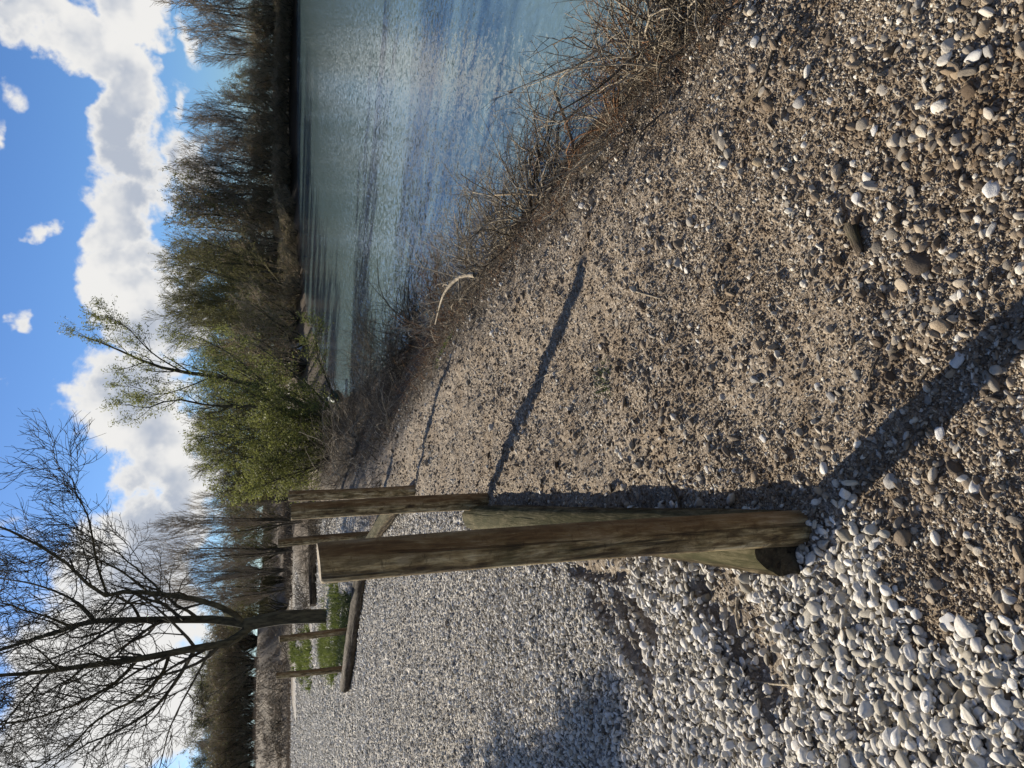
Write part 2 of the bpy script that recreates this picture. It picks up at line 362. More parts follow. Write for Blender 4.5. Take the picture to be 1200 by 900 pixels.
M_brown = stone_mat('brown_stone', [(0, (.10, .074, .048)), (.35, (.22, .168, .112)), (.65, (.33, .265, .185)), (.9, (.44, .40, .33)), (1, (.62, .59, .5))], patch=.9)
M_mid = stone_mat('grey_stone', [(0, (.13, .11, .085)), (.4, (.25, .22, .175)), (.75, (.38, .345, .285)), (1, (.66, .63, .56))], patch=.5)
rng = np.random.default_rng(7)
def stone_mesh(name, sub, seed, m, ang=0.0):
    r = np.random.default_rng(seed); bm = bmesh.new(); bmesh.ops.create_icosphere(bm, subdivisions=sub, radius=1)
    ax = np.array([1, r.uniform(.52, .95), r.uniform(.28, .62)]); pl = norm(r.normal(size=(7, 3))); pd = r.uniform(.62, .95, 7)
    off = r.uniform(0, 50)
    for v in bm.verts:
        c = np.array(v.co); k = 1.0
        for q, d_ in zip(pl, pd):
            dd = c@q
            if dd > d_: k = min(k, 1-(1-d_/dd)*(.6+ang))
        c = c*k; c = c*(1+.07*math.sin(c[0]*3+off)+.05*math.sin(c[1]*5+off*2)+.05*math.cos(c[2]*4+off))
        v.co = c*ax
    me = bpy.data.meshes.new(name); bm.to_mesh(me); bm.free(); me.materials.append(m)
    me.polygons.foreach_set('use_smooth', [True]*len(me.polygons)); return me
def variants(name, n, sub, m, ang=0.0):
    c = bpy.data.collections.new(name)
    for k in range(n): c.objects.link(bpy.data.objects.new(name, stone_mesh(name, sub, 100+k+len(name), m, ang)))
    return c
def scatter(name, P, S, rot, coll, label):
    me = bpy.data.meshes.new(name); n = len(P); me.vertices.add(n); me.vertices.foreach_set('co', np.asarray(P, np.float32).ravel())
    a = me.attributes.new('scl', 'FLOAT_VECTOR', 'POINT'); a.data.foreach_set('vector', np.asarray(S, np.float32).ravel())
    a = me.attributes.new('rot', 'FLOAT_VECTOR', 'POINT'); a.data.foreach_set('vector', np.asarray(rot, np.float32).ravel())
    o = link(bpy.data.objects.new(name, me)); g = bpy.data.node_groups.new(name, 'GeometryNodeTree')
    g.interface.new_socket('Geometry', in_out='INPUT', socket_type='NodeSocketGeometry'); g.interface.new_socket('Geometry', in_out='OUTPUT', socket_type='NodeSocketGeometry')
    N = g.nodes.new; L = g.links.new
    gi = N('NodeGroupInput'); go = N('NodeGroupOutput'); ci = N('GeometryNodeCollectionInfo'); ci.inputs[0].default_value = coll; ci.inputs[1].default_value = True; ci.inputs[2].default_value = True
    ip = N('GeometryNodeInstanceOnPoints'); ip.inputs['Pick Instance'].default_value = True
    rv = N('FunctionNodeRandomValue'); rv.data_type = 'INT'; rv.inputs[4].default_value = 0; rv.inputs[5].default_value = len(coll.objects)-1
    A = []
    for nm in ('rot', 'scl'):
        q = N('GeometryNodeInputNamedAttribute'); q.data_type = 'FLOAT_VECTOR'; q.inputs[0].default_value = nm; A.append(q.outputs[0])
    L(gi.outputs[0], ip.inputs['Points']); L(ci.outputs[0], ip.inputs['Instance']); L(rv.outputs[2], ip.inputs['Instance Index'])
    L(A[0], ip.inputs['Rotation']); L(A[1], ip.inputs['Scale']); L(ip.outputs[0], go.inputs[0])
    md = o.modifiers.new('scatter', 'NODES'); md.node_group = g
    return tag(o, label, 'stones', kind='stuff')
def frustum_pts(n, y0, y1, power, margin=.08, xl=-.56, xr=.56):
    """random ground points in view, denser near the camera: y with pdf ~ y^-power"""
    u = rng.uniform(0, 1, n)
    if abs(power-1) < 1e-6: y = y0*(y1/y0)**u
    else: q = 1-power; y = (y0**q+u*(y1**q-y0**q))**(1/q)
    dep = y*cT+CAMH*sT; x = rng.uniform(xl-margin, xr+margin, n)*dep
    return x, y
def place(x, y, size, sink=.25, tilt=.5, extra=0):
    n = len(x); z = height(x, y)+size*(.45-sink)+extra
    P = np.stack([x, y, z], 1); S = np.stack([size*rng.uniform(.85, 1.25, n), size*rng.uniform(.8, 1.1, n), size*rng.uniform(.75, 1.15, n)], 1)
    rot = np.stack([rng.normal(0, tilt, n), rng.normal(0, tilt, n), rng.uniform(0, 6.28, n)], 1); return P, S, rot
C_white = variants('pebble_shape', 14, 3, M_white, .3); C_whiteL = variants('small_pebble_shape', 6, 2, M_white)
C_brown = variants('rough_stone_shape', 8, 2, M_brown, .35); C_grit = variants('grit_shape', 5, 1, M_brown, .4); M_clod = stone_mat('earth_clod', [(0, (.075, .055, .036)), (.6, (.14, .105, .07)), (1, (.20, .155, .105))]); C_clod = variants('clod_shape', 6, 2, M_clod, .9); C_grit2 = variants('far_pebble_shape', 5, 1, M_white, .1); C_mid = variants('grey_stone_shape', 8, 3, M_mid, .2)
# coarse white pebbles, close
x, y = frustum_pts(68000, 1.05, 6.0, 0.0); 
k = lotmask(x, y)*(1-.9*furrow(x, y)); patch = fbm(x*1.3, y*1.3, 4, 21)
near = 1-sstep(y, 2.6, 4.2)
k = k*np.where(y < 3.4, sstep(patch, .30, .42), sstep(patch, .22, .36))
keep = (rng.uniform(0, 1, len(x)) < k*(.44+.5*sstep(y, 1, 6))) & ~((np.hypot(x+.457, y-2.04) < .085))
x, y = x[keep], y[keep]; size = np.clip(rng.lognormal(math.log(.0122), .42, len(x)), .005, .028)*(1-.25*sstep(y, 2.4, 4))
scatter('pale_pebbles', *place(x, y, size, .15, .6, rng.uniform(0, .018, len(x))), C_white, 'coarse rounded white pebbles heaped across the lot near the first post')
n_big = len(x)
# smaller white pebbles, further
x, y = frustum_pts(210000, 1.2, 17.0, .6)
k = lotmask(x, y)*(1-.85*furrow(x, y)); keep = rng.uniform(0, 1, len(x)) < k*(.35+.4*sstep(y, 3, 8)); x, y = x[keep], y[keep]
size = np.clip(rng.lognormal(math.log(.0098), .35, len(x)), .004, .024)*(1+.5*sstep(y, 6, 14))
scatter('small_pale_pebbles', *place(x, y, size, .1, .6, rng.uniform(0, .008, len(x))), C_whiteL, 'small pale pebbles packed between the coarse ones and over the far lot')
x, y = frustum_pts(230000, 14.0, 66.0, 0.1)
k = lotmask(x, y); keep = (rng.uniform(0, 1, len(x)) < k*(.5+.5*fbm(x*.6, y*1.5, 4, 77))) & ~((y > 38) & (x > -13)) & ~((y > 55) & (x > -24)); x, y = x[keep], y[keep]
size = np.clip(rng.lognormal(math.log(.021), .35, len(x)), .008, .05)*(.6+.032*y)
scatter('distant_pale_pebbles', *place(x, y, size, .1, .5), C_grit2, 'pale pebbles covering the far part of the lot')
# brown grit
x, y = frustum_pts(300000, 1.05, 18.0, 1.3)
k = (1-lotmask(x, y)*.75); keep = (rng.uniform(0, 1, len(x)) < k) & ~inside(x, y, WP); x, y = x[keep], y[keep]
size = np.clip(rng.lognormal(math.log(.0042), .42, len(x)), .0018, .014)*(.75+.12*y)
clump = fbm(x*2.1, y*2.1, 4, 31); kk = rng.uniform(0, 1, len(x)) < sstep(clump, .22, .5)*.6+.4; x, y, size = x[kk], y[kk], size[kk]
scatter('brown_grit', *place(x, y, size, .2, 1.0), C_grit, 'fine brown grit and earth crumbs of the trodden lakeside strip')
# medium stones in brown strip
x, y = frustum_pts(52000, 1.05, 24.0, .75)
cl = fbm(x*2.7+5, y*2.7, 4, 41); k = (1-.8*lotmask(x, y))*(.25+.75*sstep(cl, .42, .62)); keep = (rng.uniform(0, 1, len(x)) < k) & ~inside(x, y, TP)
x, y = x[keep], y[keep]; size = np.clip(rng.lognormal(math.log(.0068), .45, len(x)), .003, .024)*(1+.06*y)
h2 = rng.uniform(0, 1, len(x)) < .5
a = place(x[h2], y[h2], size[h2], .25, .6); scatter('grey_gravel', *a, C_mid, 'loose grey and cream gravel bedded in the brown earth strip')
a = place(x[~h2], y[~h2], size[~h2]*1.1, .25, .8); scatter('earthy_gravel', *a, C_brown, 'earth coated rough gravel lumps in the brown lakeside strip')

x, y = frustum_pts(9000, 1.05, 11.0, .6); cl = fbm(x*1.9+15, y*1.9, 4, 43); keep = (rng.uniform(0, 1, len(x)) < (1-lotmask(x, y))*sstep(cl, .45, .6)) & ~inside(x, y, TP); x, y = x[keep], y[keep]
size = np.clip(rng.lognormal(math.log(.012), .4, len(x)), .006, .032); scatter('earth_clods', *place(x, y, size, .35, .9), C_clod, 'dark crumbly earth clods scattered in patches over the brown strip')
# ------------------------------------------------------------------ wood
def wood_mat(name, stops, moss=.25, scale=1.0, rough=.8, green=(.075, .085, .03), topmoss=False, side_tint=False, spec=.25):
    m, t = mat(name); oc = t.n('ShaderNodeTexCoord').outputs['Object']; rnd = t.n('ShaderNodeObjectInfo').outputs['Random']
    oc = t.vmath('ADD', oc, t.n('ShaderNodeCombineXYZ', None, _0=t.math('MULTIPLY', rnd, 13.0), _2=t.math('MULTIPLY', rnd, 37.0)).outputs[0])
    st = t.n('ShaderNodeMapping', None, Vector=oc, Scale=(26*scale, 26*scale, 3.6*scale)).outputs[0]
    g = t.noise(st, 1.0, 8, .68, .8); bl = t.noise(t.n('ShaderNodeMapping', None, Vector=oc, Scale=(17, 17, 8)).outputs[0], 1, 6, .65, .6)
    mixv = t.math('ADD', t.math('MULTIPLY', g, .55), t.math('MULTIPLY', bl, .45)); mixv = t.math('ADD', t.math('MULTIPLY', t.math('SUBTRACT', mixv, .5), 2.5), .5); c = t.ramp(mixv, stops)
    fg = t.noise(t.n('ShaderNodeMapping', None, Vector=oc, Scale=(70, 70, 9)).outputs[0], 1, 5, .75, .4); xg = t.noise(t.n('ShaderNodeMapping', None, Vector=oc, Scale=(22, 22, 60)).outputs[0], 1, 4, .7)
    c = t.mix(t.smooth(fg, .42, .62, .55, 0), c, (.03, .02, .01)); c = t.mix(t.smooth(xg, .56, .68, 0, .55), c, (.025, .016, .008))
    crk = t.noise(t.n('ShaderNodeMapping', None, Vector=oc, Scale=(34*scale, 34*scale, .9*scale)).outputs[0], 1, 3, .5, .5)
    ck = t.smooth(crk, .60, .68, 0, .8); c = t.mix(ck, c, (.018, .012, .007))
    ms = t.smooth(t.noise(oc, 5, 5, .65), .5, .7, 0, moss); c = t.mix(ms, c, green); oo = t.n('ShaderNodeSeparateXYZ', None, _0=t.n('ShaderNodeTexCoord').outputs['Object'])
    if topmoss: c = t.mix(t.smooth(t.math('ADD', oo.outputs[1], t.math('MULTIPLY', bl, .12)), .06, .14, 0, .6), c, green)
    if side_tint: c = t.mix(t.smooth(t.math('ADD', oo.outputs[0], t.math('MULTIPLY', bl, .05)), .03, .07, 0, .7), c, t.mix(g, (.055, .024, .008), (.21, .105, .035)))  # redder brown towards one side of the shaft
    hgt = t.math('SUBTRACT', t.math('ADD', t.math('MULTIPLY', g, .012), t.math('MULTIPLY', fg, .006)), t.math('MULTIPLY', ck, .012))
    bp = t.n('ShaderNodeBump', None, Strength=1.0, Distance=1.0, Height=hgt).outputs[0]
    finish(t, c, rough, bp, spec); return m
M_post = wood_mat('weathered_post_wood', [(.24, (.06, .038, .017)), (.38, (.19, .128, .055)), (.50, (.35, .26, .125)), (.62, (.52, .41, .225)), (.78, (.64, .53, .34))], .35, side_tint=True)
M_cut = wood_mat('pale_cut_wood', [(.3, (.25, .19, .11)), (.5, (.42, .33, .21)), (.7, (.55, .46, .32))], .1)
M_logend = wood_mat('shade_dark_log_end', [(.3, (.012, .010, .007)), (.5, (.04, .033, .02)), (.7, (.085, .07, .045))], .4)  # mossy end wood, darkened to paint in the shade on the end face
M_log = wood_mat('split_log_wood', [(.3, (.022, .016, .009)), (.5, (.085, .062, .036)), (.7, (.22, .17, .105))], .3, 1.0, green=(.05, .052, .022), topmoss=True, spec=.03)
M_logdark = wood_mat('grey_old_log_wood', [(.3, (.035, .028, .02)), (.5, (.085, .068, .05)), (.7, (.16, .13, .10))], .2, .7, spec=.04)

def post(loc, h, r, lean, label, seed):
    r_ = np.random.default_rng(seed); Ks = 26; S = 40; A = Acc()
    zs = np.concatenate([np.linspace(-.4, h-.012, Ks), [h-.003, h]]); th = np.arange(S)/S*2*math.pi; rows = []
    ph = r_.uniform(0, 6.28, 4)
    for i, z in enumerate(zs):
        rr = r*(1.03-.05*z/h)*(1+.018*np.sin(th*2+ph[0]+z*.7)+.012*np.sin(th*5+ph[1]+z*1.5)+.008*np.sin(th*11+ph[2]))
        if i == len(zs)-2: rr = rr*.985
        if i == len(zs)-1: rr = rr*.955
        bend = np.array([.010*math.sin(z*1.7+ph[3]), .010*math.cos(z*1.3+ph[3])])
        zz = np.full(S, z)+(.004*np.cos(th+ph[1]) if i >= len(zs)-3 else 0)
        rows.append(np.stack([rr*np.cos(th)+bend[0], rr*np.sin(th)+bend[1], zz], 1))
    V = np.concatenate(rows); n = len(zs); b = (np.arange(n-1)*S)[:, None]; j = np.arange(S)[None]; j2 = (j+1) % S
    A.add(V, np.stack([b+j, b+j2, b+j2+S, b+j+S], -1).reshape(-1, 4), 0)
    o = empty('wooden_post', (loc[0], loc[1], hz(loc[0], loc[1]))); o.rotation_euler = (lean[1], lean[0], 0)
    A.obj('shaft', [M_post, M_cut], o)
    # sawn top: rings of the end grain, a disc 2 mm proud
    B = Acc(); rg = rows[-1]; c = rg.mean(0); rings = [c+(rg-c)*f+np.array([0, 0, .0015*(1-f)]) for f in (1.0, .7, .4, .15)]
    VV = np.concatenate(rings); FF = []
    bb = (np.arange(3)*S)[:, None]; B.add(VV, np.stack([bb+j, bb+j2, bb+j2+S, bb+j+S], -1).reshape(-1, 4))
    B.add(np.concatenate([rings[-1], [c+np.array([0, 0, .002])]]), np.stack([np.arange(S), (np.arange(S)+1) % S, np.full(S, S)], 1))
    B.obj('sawn_top', [M_cut], o)
    return tag(o, label, 'post', 'round wooden posts along the edge of the pebble lot')
POSTS = [((-.457, 2.04), 1.495, .055, (-.012, .0), 'thick round brown post nearest the camera, rising from white pebbles', 1),
         ((-.945, 5.86), 1.50, .064, (.0, .0), 'mossy dark brown post second nearest, at the far end of the split log', 2),
         ((-1.315, 9.35), 1.50, .062, (-.005, .0), 'smoother brown post just right of the mossy one, near the lake bank', 3),
         ((-2.62, 13.25), 1.56, .072, (-.02, .0), 'dark thin post at the corner where two far logs meet', 4),
         ((-5.22, 16.35), 1.58, .070, (-.012, .0), 'dark post behind the far log beside the bare tree trunk', 5),
         ((-6.60, 17.95), 1.62, .072, (.015, .0), 'light brown leftmost post at the left end of the far log', 6)]
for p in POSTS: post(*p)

def halflog(p0, p1, r, flat, label, seed, m=None, full=False, flatside=1):
    """log lying on the ground from p0 to p1, D-shaped (flat face towards the posts) or round"""
    r_ = np.random.default_rng(seed); p0 = np.array(p0, float); p1 = np.array(p1, float); L = np.linalg.norm(p1-p0); S = 28
    zc = r*.92; K = max(12, int(L/.12)); th = np.linspace(-math.pi/2, math.pi*.5, S) if not full else np.arange(S)/S*2*math.pi
    ph = r_.uniform(0, 6.28, 4); rows = []
    for z in np.linspace(0, L, K):
        rr = r*(1+.03*np.sin(th*3+ph[0]+z*1.1)+.025*np.sin(th*7+ph[1]+z*2)+.02*np.sin(th*11+ph[3]+z*5)+.035*math.sin(z*2.3+ph[2])+r_.normal(0, .012, S))
        q = np.stack([np.cos(th)*rr*(flat if not full else 1), np.sin(th)*rr*.0+np.sin(th)*rr, np.full(S, z)], 1); rows.append(q)
    rows[0][:, 2] += r_.uniform(-.008, .008, S); rows[-1][:, 2] += r_.uniform(-.008, .008, S)
    n = len(rows); V = np.concatenate(rows); b = (np.arange(n-1)*S)[:, None]; j = np.arange(S)[None]; j2 = (j+1) % S
    A = Acc(); A.add(V, np.stack([b+j, b+j2, b+j2+S, b+j+S], -1).reshape(-1, 4), 0)
    o = empty('edge_log', (p0[0], p0[1], (hz(*p0)+hz(*p1))/2+zc-.02))
    # local Z runs along the log, local -X is the round side, local Y up
    d = Vector((p1[0]-p0[0], p1[1]-p0[1], 0)).normalized(); y_ = Vector((0, 0, 1)); x_ = y_.cross(d)*1.0
    o.rotation_euler = Matrix((x_, y_, d)).transposed().to_euler()
    b1 = A.obj('round_side', [m or M_log], o)
    for r0, nm in ((rows[0], 'near'), (rows[-1], 'far')):
        B = Acc(); c = r0.mean(0); s_ = -1 if nm == 'near' else 1; off = np.array([0, 0, s_*.002])
        rings = [c+(r0-c)*f+off+np.array([0, 0, r_.uniform(-.002, .002)]) for f in (1, .6, .25)]
        bb = (np.arange(2)*S)[:, None]; B.add(np.concatenate(rings), np.stack([bb+j, bb+j2, bb+j2+S, bb+j+S], -1).reshape(-1, 4))
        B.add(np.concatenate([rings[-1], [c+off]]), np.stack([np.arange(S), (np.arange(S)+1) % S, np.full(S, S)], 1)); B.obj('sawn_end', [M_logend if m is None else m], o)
    return tag(o, label, 'log', 'logs lying along the edge of the pebble lot')
halflog((-.505, 2.055), (-1.09, 6.02), .100, 1.0, 'round log with mossy top lying from the nearest post to the second', 1, None, True)
halflog((-1.42, 9.7), (-2.78, 13.35), .115, 1.0, 'pale sunlit short log lying behind the second post towards the corner post', 2)
halflog((-2.95, 13.65), (-6.95, 17.75), .125, 1.2, 'long grey log crossing the lot to the left, in front of two far posts', 3, M_logdark, True)
a = gnd(368, 600)[:2]; b_ = gnd(372, 705)[:2]
halflog((-5.2, 35.0), (-9.2, 32.6), .19, 1.0, 'distant dark log on the ground seen between the corner post and bare tree', 4, M_logdark, True)

# ------------------------------------------------------------------ vegetation materials
def bark(name, a, b_, sc=6):
    m, t = mat(name); oc = t.n('ShaderNodeTexCoord').outputs['Object']; n = t.noise(t.n('ShaderNodeMapping', None, Vector=oc, Scale=(sc, sc, sc*.25)).outputs[0], 1.5, 6, .65)
    bp = t.n('ShaderNodeBump', None, Strength=.6, Distance=.03, Height=n).outputs[0]
    finish(t, t.mix(t.smooth(n, .35, .65), a, b_), .9, bp, .15); return m
def leaf_mat(name, a, b_, tr=.45):
    m, t = mat(name); n = t.noise(t.n('ShaderNodeNewGeometry').outputs['Position'], 1.4, 4, .6); c = t.mix(t.smooth(n, .35, .65), a, b_)
    def ex(s):
        tl = t.n('ShaderNodeBsdfTranslucent', None, Color=c).outputs[0]
        return t.n('ShaderNodeMixShader', None, _0=tr, _1=s, _2=tl).outputs[0]
    finish(t, c, .6, None, .25, ex); return m
B_belt = bark('belt_twig_bark', (.07, .063, .047), (.13, .115, .088)); B_olive = bark('olive_twig_bark', (.09, .08, .035), (.16, .14, .065)); B_dark = bark('dark_bark', (.030, .026, .018), (.075, .065, .045)); B_mossy = bark('mossy_bark', (.032, .028, .018), (.085, .074, .045))
B_grey = bark('grey_twig_bark', (.17, .135, .095), (.30, .25, .185)); B_red = bark('brown_twig_bark', (.23, .175, .11), (.36, .285, .19))
B_pale = bark('dry_stem', (.20, .165, .115), (.40, .34, .25), 20); B_dry = bark('dull_dry_stem', (.055, .042, .03), (.15, .12, .082), 20); B_straw = bark('straw_stem', (.14, .105, .07), (.26, .205, .14), 20); B_rust = bark('rusty_dead_leaf', (.12, .06, .03), (.22, .12, .06))
L_willow = leaf_mat('willow_leaf', (.13, .13, .035), (.20, .195, .06)); L_olive = leaf_mat('olive_leaf', (.09, .095, .03), (.13, .135, .045)); L_yel = leaf_mat('fresh_leaf', (.13, .17, .03), (.2, .24, .05))
L_ever = leaf_mat('evergreen_leaf', (.035, .05, .02), (.07, .085, .035), .35); G_grass = leaf_mat('grass_blade', (.06, .078, .02), (.10, .12, .03))
L_dead = leaf_mat('dead_leaf', (.09, .055, .03), (.17, .11, .06), .3)

def tree_obj(name, loc, trunkA, crownA, mt, mc, label, cat, group=None):
    o = empty(name, loc); trunkA.obj('trunk', mt, o); crownA.obj('crown', mc, o); return tag(o, label, cat, group)
# ---- the large bare tree, limbs laid out in space around Y = 27 m
rg = np.random.default_rng(11)
base = gnd(384, 722); YT = float(base[1]); base[2] = hz(base[0], base[1])
def limb(pts, r0, r1, k=12, dy=0.0):
    P = []
    for i, q in enumerate(pts):
        f = i/(len(pts)-1); P.append(at(q[0], q[1], YT+(q[2] if len(q) > 2 else dy*f)))
    return resample(np.array(P)-base, [r0, r1], k)
limbs = [([(388,722),(340,723),(312,727),(286,733)], .235, .20, 0), ([(292,732),(250,726),(200,726),(150,727),(100,728),(60,738),(0,757),(-70,780)], .15, .035, 1.5),
  ([(292,735),(268,753),(230,760),(180,770),(130,778),(80,785),(30,793),(-60,800)], .15, .035, -2.0), ([(285,730),(268,715),(230,703),(190,697),(150,694),(122,697),(92,668),(50,637),(0,618),(-50,600)], .10, .02, -1.5),
  ([(228,761),(205,800),(180,830),(140,855),(100,875),(50,910)], .07, .015, 2.5), ([(160,774),(135,800),(95,822),(50,838),(-10,848)], .06, .015, -2.5), ([(198,767),(190,790),(165,815),(120,840),(90,868),(40,905)], .06, .012, -3.5),
  ([(185,727),(172,745),(140,762),(90,800),(40,820)], .05, .012, 3.5), ([(125,696),(112,655),(103,612),(82,572),(58,548)], .045, .008, -1.0), ([(192,697),(165,670),(125,640),(85,618)], .04, .008, 2.0),
  ([(110,728),(80,700),(30,685),(-40,675)], .05, .012, 2.5), ([(150,727),(110,750),(50,775),(-40,830)], .05, .012, 4.0), ([(215,726),(190,705),(140,662),(90,640),(30,650)], .05, .01, 3.5),
  ([(60,786),(20,830),(-20,880)], .04, .012, 1.0), ([(80,733),(30,715),(-30,700)], .04, .012, -3.0), ([(250,757),(232,790),(215,830),(200,880),(190,930)], .045, .01, 3.0)]
tA = Acc(); LP = []; LR = []
for pts, r0, r1, dy in limbs:
    P, r = limb(pts, r0, r1, 14, dy)
    if len(LP): P = P+np.cumsum(rg.normal(0, .035, P.shape), 0)*np.linspace(0, 1, 14)[:, None]
    LP.append(P); LR.append(r)
P0 = np.array(LP); R0 = np.array(LR); tA.tubes(P0[:1], R0[:1], 14); tA.tubes(P0[1:], R0[1:], 8)
cA = Acc(); P1, R1 = grow(rg, P0[1:], R0[1:], 15, .15, 1, 46, 2.3, .5, 7, .16, .17, .012); cA.tubes(P1, R1, 5)
P2, R2 = grow(rg, P1, R1, 7, .2, 1, 42, 1.35, .55, 5, .14, .2, .011); cA.tubes(P2, R2, 3)
P3, R3 = grow(rg, P2, R2, 4, .2, 1, 38, .7, .6, 4, .1, .2, .0085); cA.tubes(P3, R3, 3)
V, f = leafs(rg, P3[rg.integers(0, len(P3), 60)], 3, .05, .5, .05); cA.add(V, f, 1)
tree_obj('bare_tree', tuple(base), tA, cA, B_mossy, [B_dark, B_rust], 'tall leafless tree with forked trunk standing left behind the far log', 'tree')

# ---- leaning willow over the bank
rg = np.random.default_rng(21); wb = np.array([-1.9, 29.5, 0.0]); wb[2] = hz(wb[0], wb[1])-.05
def limb2(pts, r0, r1, k=12, dy=0.0):
    P = [at(q[0], q[1], 29.5+dy*i/(len(pts)-1)) for i, q in enumerate(pts)]; return resample(np.array(P)-wb, [r0, r1], k)
tA = Acc(); ST = [([(402,505),(370,482),(330,463),(290,450),(250,441),(215,436),(180,428),(150,415),(120,402),(92,393)], .13, .014, .8), ([(400,505),(350,483),(290,476),(250,476),(205,468),(172,478),(150,474)], .075, .01, -.8),
   ([(330,463),(300,440),(270,415),(240,400),(205,390)], .05, .008, 2), ([(402,500),(370,460),(335,430),(300,405),(270,395)], .06, .008, 2.5), ([(215,436),(180,415),(150,385),(130,372)], .03, .008, -1),([(250,441),(215,455),(185,462),(150,450)], .03, .008, 1),
   ([(400,512),(350,520),(300,535),(255,540)], .06, .01, 1), ([(402,520),(370,545),(330,560),(290,575)], .05, .01, -1.5), ([(400,508),(340,500),(280,505),(235,515)], .06, .01, 2), ([(404,495),(385,450),(372,415),(370,385)], .045, .008, -1.0)]
for k in range(20):
    y0 = rg.uniform(480, 560); y1 = y0+rg.uniform(-90, 80)-10; h0 = rg.uniform(240, 340); ST.append(([(404+rg.uniform(-4, 6), y0*.5+255), ((404+h0)/2+rg.uniform(0, 18), (y0+y1)/2), (h0, y1)], rg.uniform(.025, .045), .006, rg.uniform(-2.5, 2.5)))
PP = []; RR = []
for pts, r0, r1, dy in ST:
    P, r = limb2(pts, r0, r1, 12, dy); PP.append(P); RR.append(r)
P0 = np.array(PP); R0 = np.array(RR); tA.tubes(P0, R0, 7); cA = Acc()
P1, R1 = grow(rg, P0, R0, 16, .2, 1, 34, 1.4, .45, 6, .22, .12, .008); cA.tubes(P1, R1, 4)
P2, R2 = grow(rg, P1, R1, 5, .2, 1, 32, .7, .6, 4, .2, .15, .005); cA.tubes(P2, R2, 3)
V, f = leafs(rg, P2, 24, .045, .34, .07); cA.add(V, f, 1)
tree_obj('willow_tree', tuple(wb), tA, cA, B_mossy, [B_dark, leaf_mat('leaning_willow_leaf', (.12, .13, .035), (.18, .19, .055))], 'slender leaning willow rising above the others from a thicket of stems on the bank', 'tree')

# ---- generic upright trees
def gen_tree(seed, h, spread, stems, nb, n2, n3, leaf=0, lsize=.1, up_=.22, thick=.16, tw=.02, trunk_low=True, stem_ang=.12, lasp=.35, k1=6, low=.14):
    rg = np.random.default_rng(seed); tA = Acc(); PS = []; RS = []
    for s in range(stems):
        a = rg.uniform(0, 6.28); l = rg.uniform(.75, 1)*h if s else h; o = rg.uniform(0, .35) if stems > 1 else 0; lean = rg.uniform(.3, 1)*stem_ang
        pts = [(math.cos(a)*o, math.sin(a)*o, -.2)]
        for q in (.25, .5, .75, 1): pts.append((math.cos(a)*(o+lean*l*q)+rg.normal(0, .02*l), math.sin(a)*(o+lean*l*q)+rg.normal(0, .02*l), l*q))
        P, r = resample(pts, [thick*rg.uniform(.7, 1), tw*.8], 12); PS.append(P); RS.append(r)
    P0 = np.array(PS); R0 = np.array(RS); tA.tubes(P0, R0, 7); cA = Acc()
    P1, R1 = grow(rg, P0, R0, nb, low, 1, 34, spread, .42, k1, up_, .12, tw); cA.tubes(P1, R1, 4)
    P2, R2 = grow(rg, P1, R1, n2, .15, 1, 32, spread*.5, .6, 4, up_*.8, .14, tw*.75); cA.tubes(P2, R2, 3)
    P3, R3 = grow(rg, P2, R2, n3, .2, 1, 30, spread*.26, .7, 3, up_*.6, .14, tw*.6); cA.tubes(P3, R3, 3)
    if leaf: V, f = leafs(rg, P3, leaf, lsize, lasp, lsize*.9); cA.add(V, f, 1)
    return tA, cA
def proto(name, args, mt, mc):
    tA, cA = gen_tree(**args); o = empty(name); tA.obj('trunk', mt, o); cA.obj('crown', mc, o); return o
used = {}
def place_tree(pr, loc, s, rz, label, cat, group, sx=1.0):
    if pr.name not in used: o = pr; used[pr.name] = 1
    else:
        o = pr.copy(); scene.collection.objects.link(o)
        for ch in pr.children:
            c = ch.copy(); scene.collection.objects.link(c); c.parent = o
    o.location = loc; o.scale = (s*sx, s*sx, s); o.rotation_euler = (0, 0, rz); return tag(o, label, cat, group)
pb = [proto('bare_tree', dict(seed=31+i, h=10, spread=4.0, stems=5, nb=13, n2=6, n3=4, leaf=0, tw=.028, stem_ang=.2, thick=.15), B_dark, [B_grey]) for i in range(3)]
po = [proto('budding_tree', dict(seed=41+i, h=10, spread=3.6, stems=6, nb=13, n2=6, n3=4, leaf=2, lsize=.13, tw=.026, stem_ang=.22, thick=.13), B_dark, [B_grey, L_olive]) for i in range(2)]
pw = [proto('willow_tree', dict(seed=51+i, h=10, spread=3.4, stems=8, nb=13, n2=6, n3=5, leaf=2, lsize=.062, tw=.021, stem_ang=.26, thick=.12), B_mossy, [B_olive, L_willow]) for i in range(3)]
ps = [proto('thicket_shrub', dict(seed=61+i, h=10, spread=3.6, stems=14, nb=9, n2=5, n3=4, leaf=1, lsize=.13, tw=.028, stem_ang=.5, thick=.10, low=.02), B_dark, [B_red, L_olive]) for i in range(2)]
pe = [proto('dark_tree', dict(seed=71+i, h=10, spread=3.8, stems=6, nb=14, n2=7, n3=5, leaf=1, lsize=.13, tw=.024, stem_ang=.3, thick=.14, lasp=.5), B_dark, [B_belt, L_olive]) for i in range(2)]
rg = random.Random(5)
ORD = ['first', 'second', 'third', 'fourth', 'fifth', 'sixth', 'seventh', 'eighth', 'ninth', 'tenth', 'eleventh', 'twelfth', 'thirteenth', 'fourteenth', 'fifteenth', 'sixteenth', 'seventeenth', 'eighteenth', 'nineteenth', 'twentieth', 'twenty first', 'twenty second', 'twenty third', 'twenty fourth', 'twenty fifth']
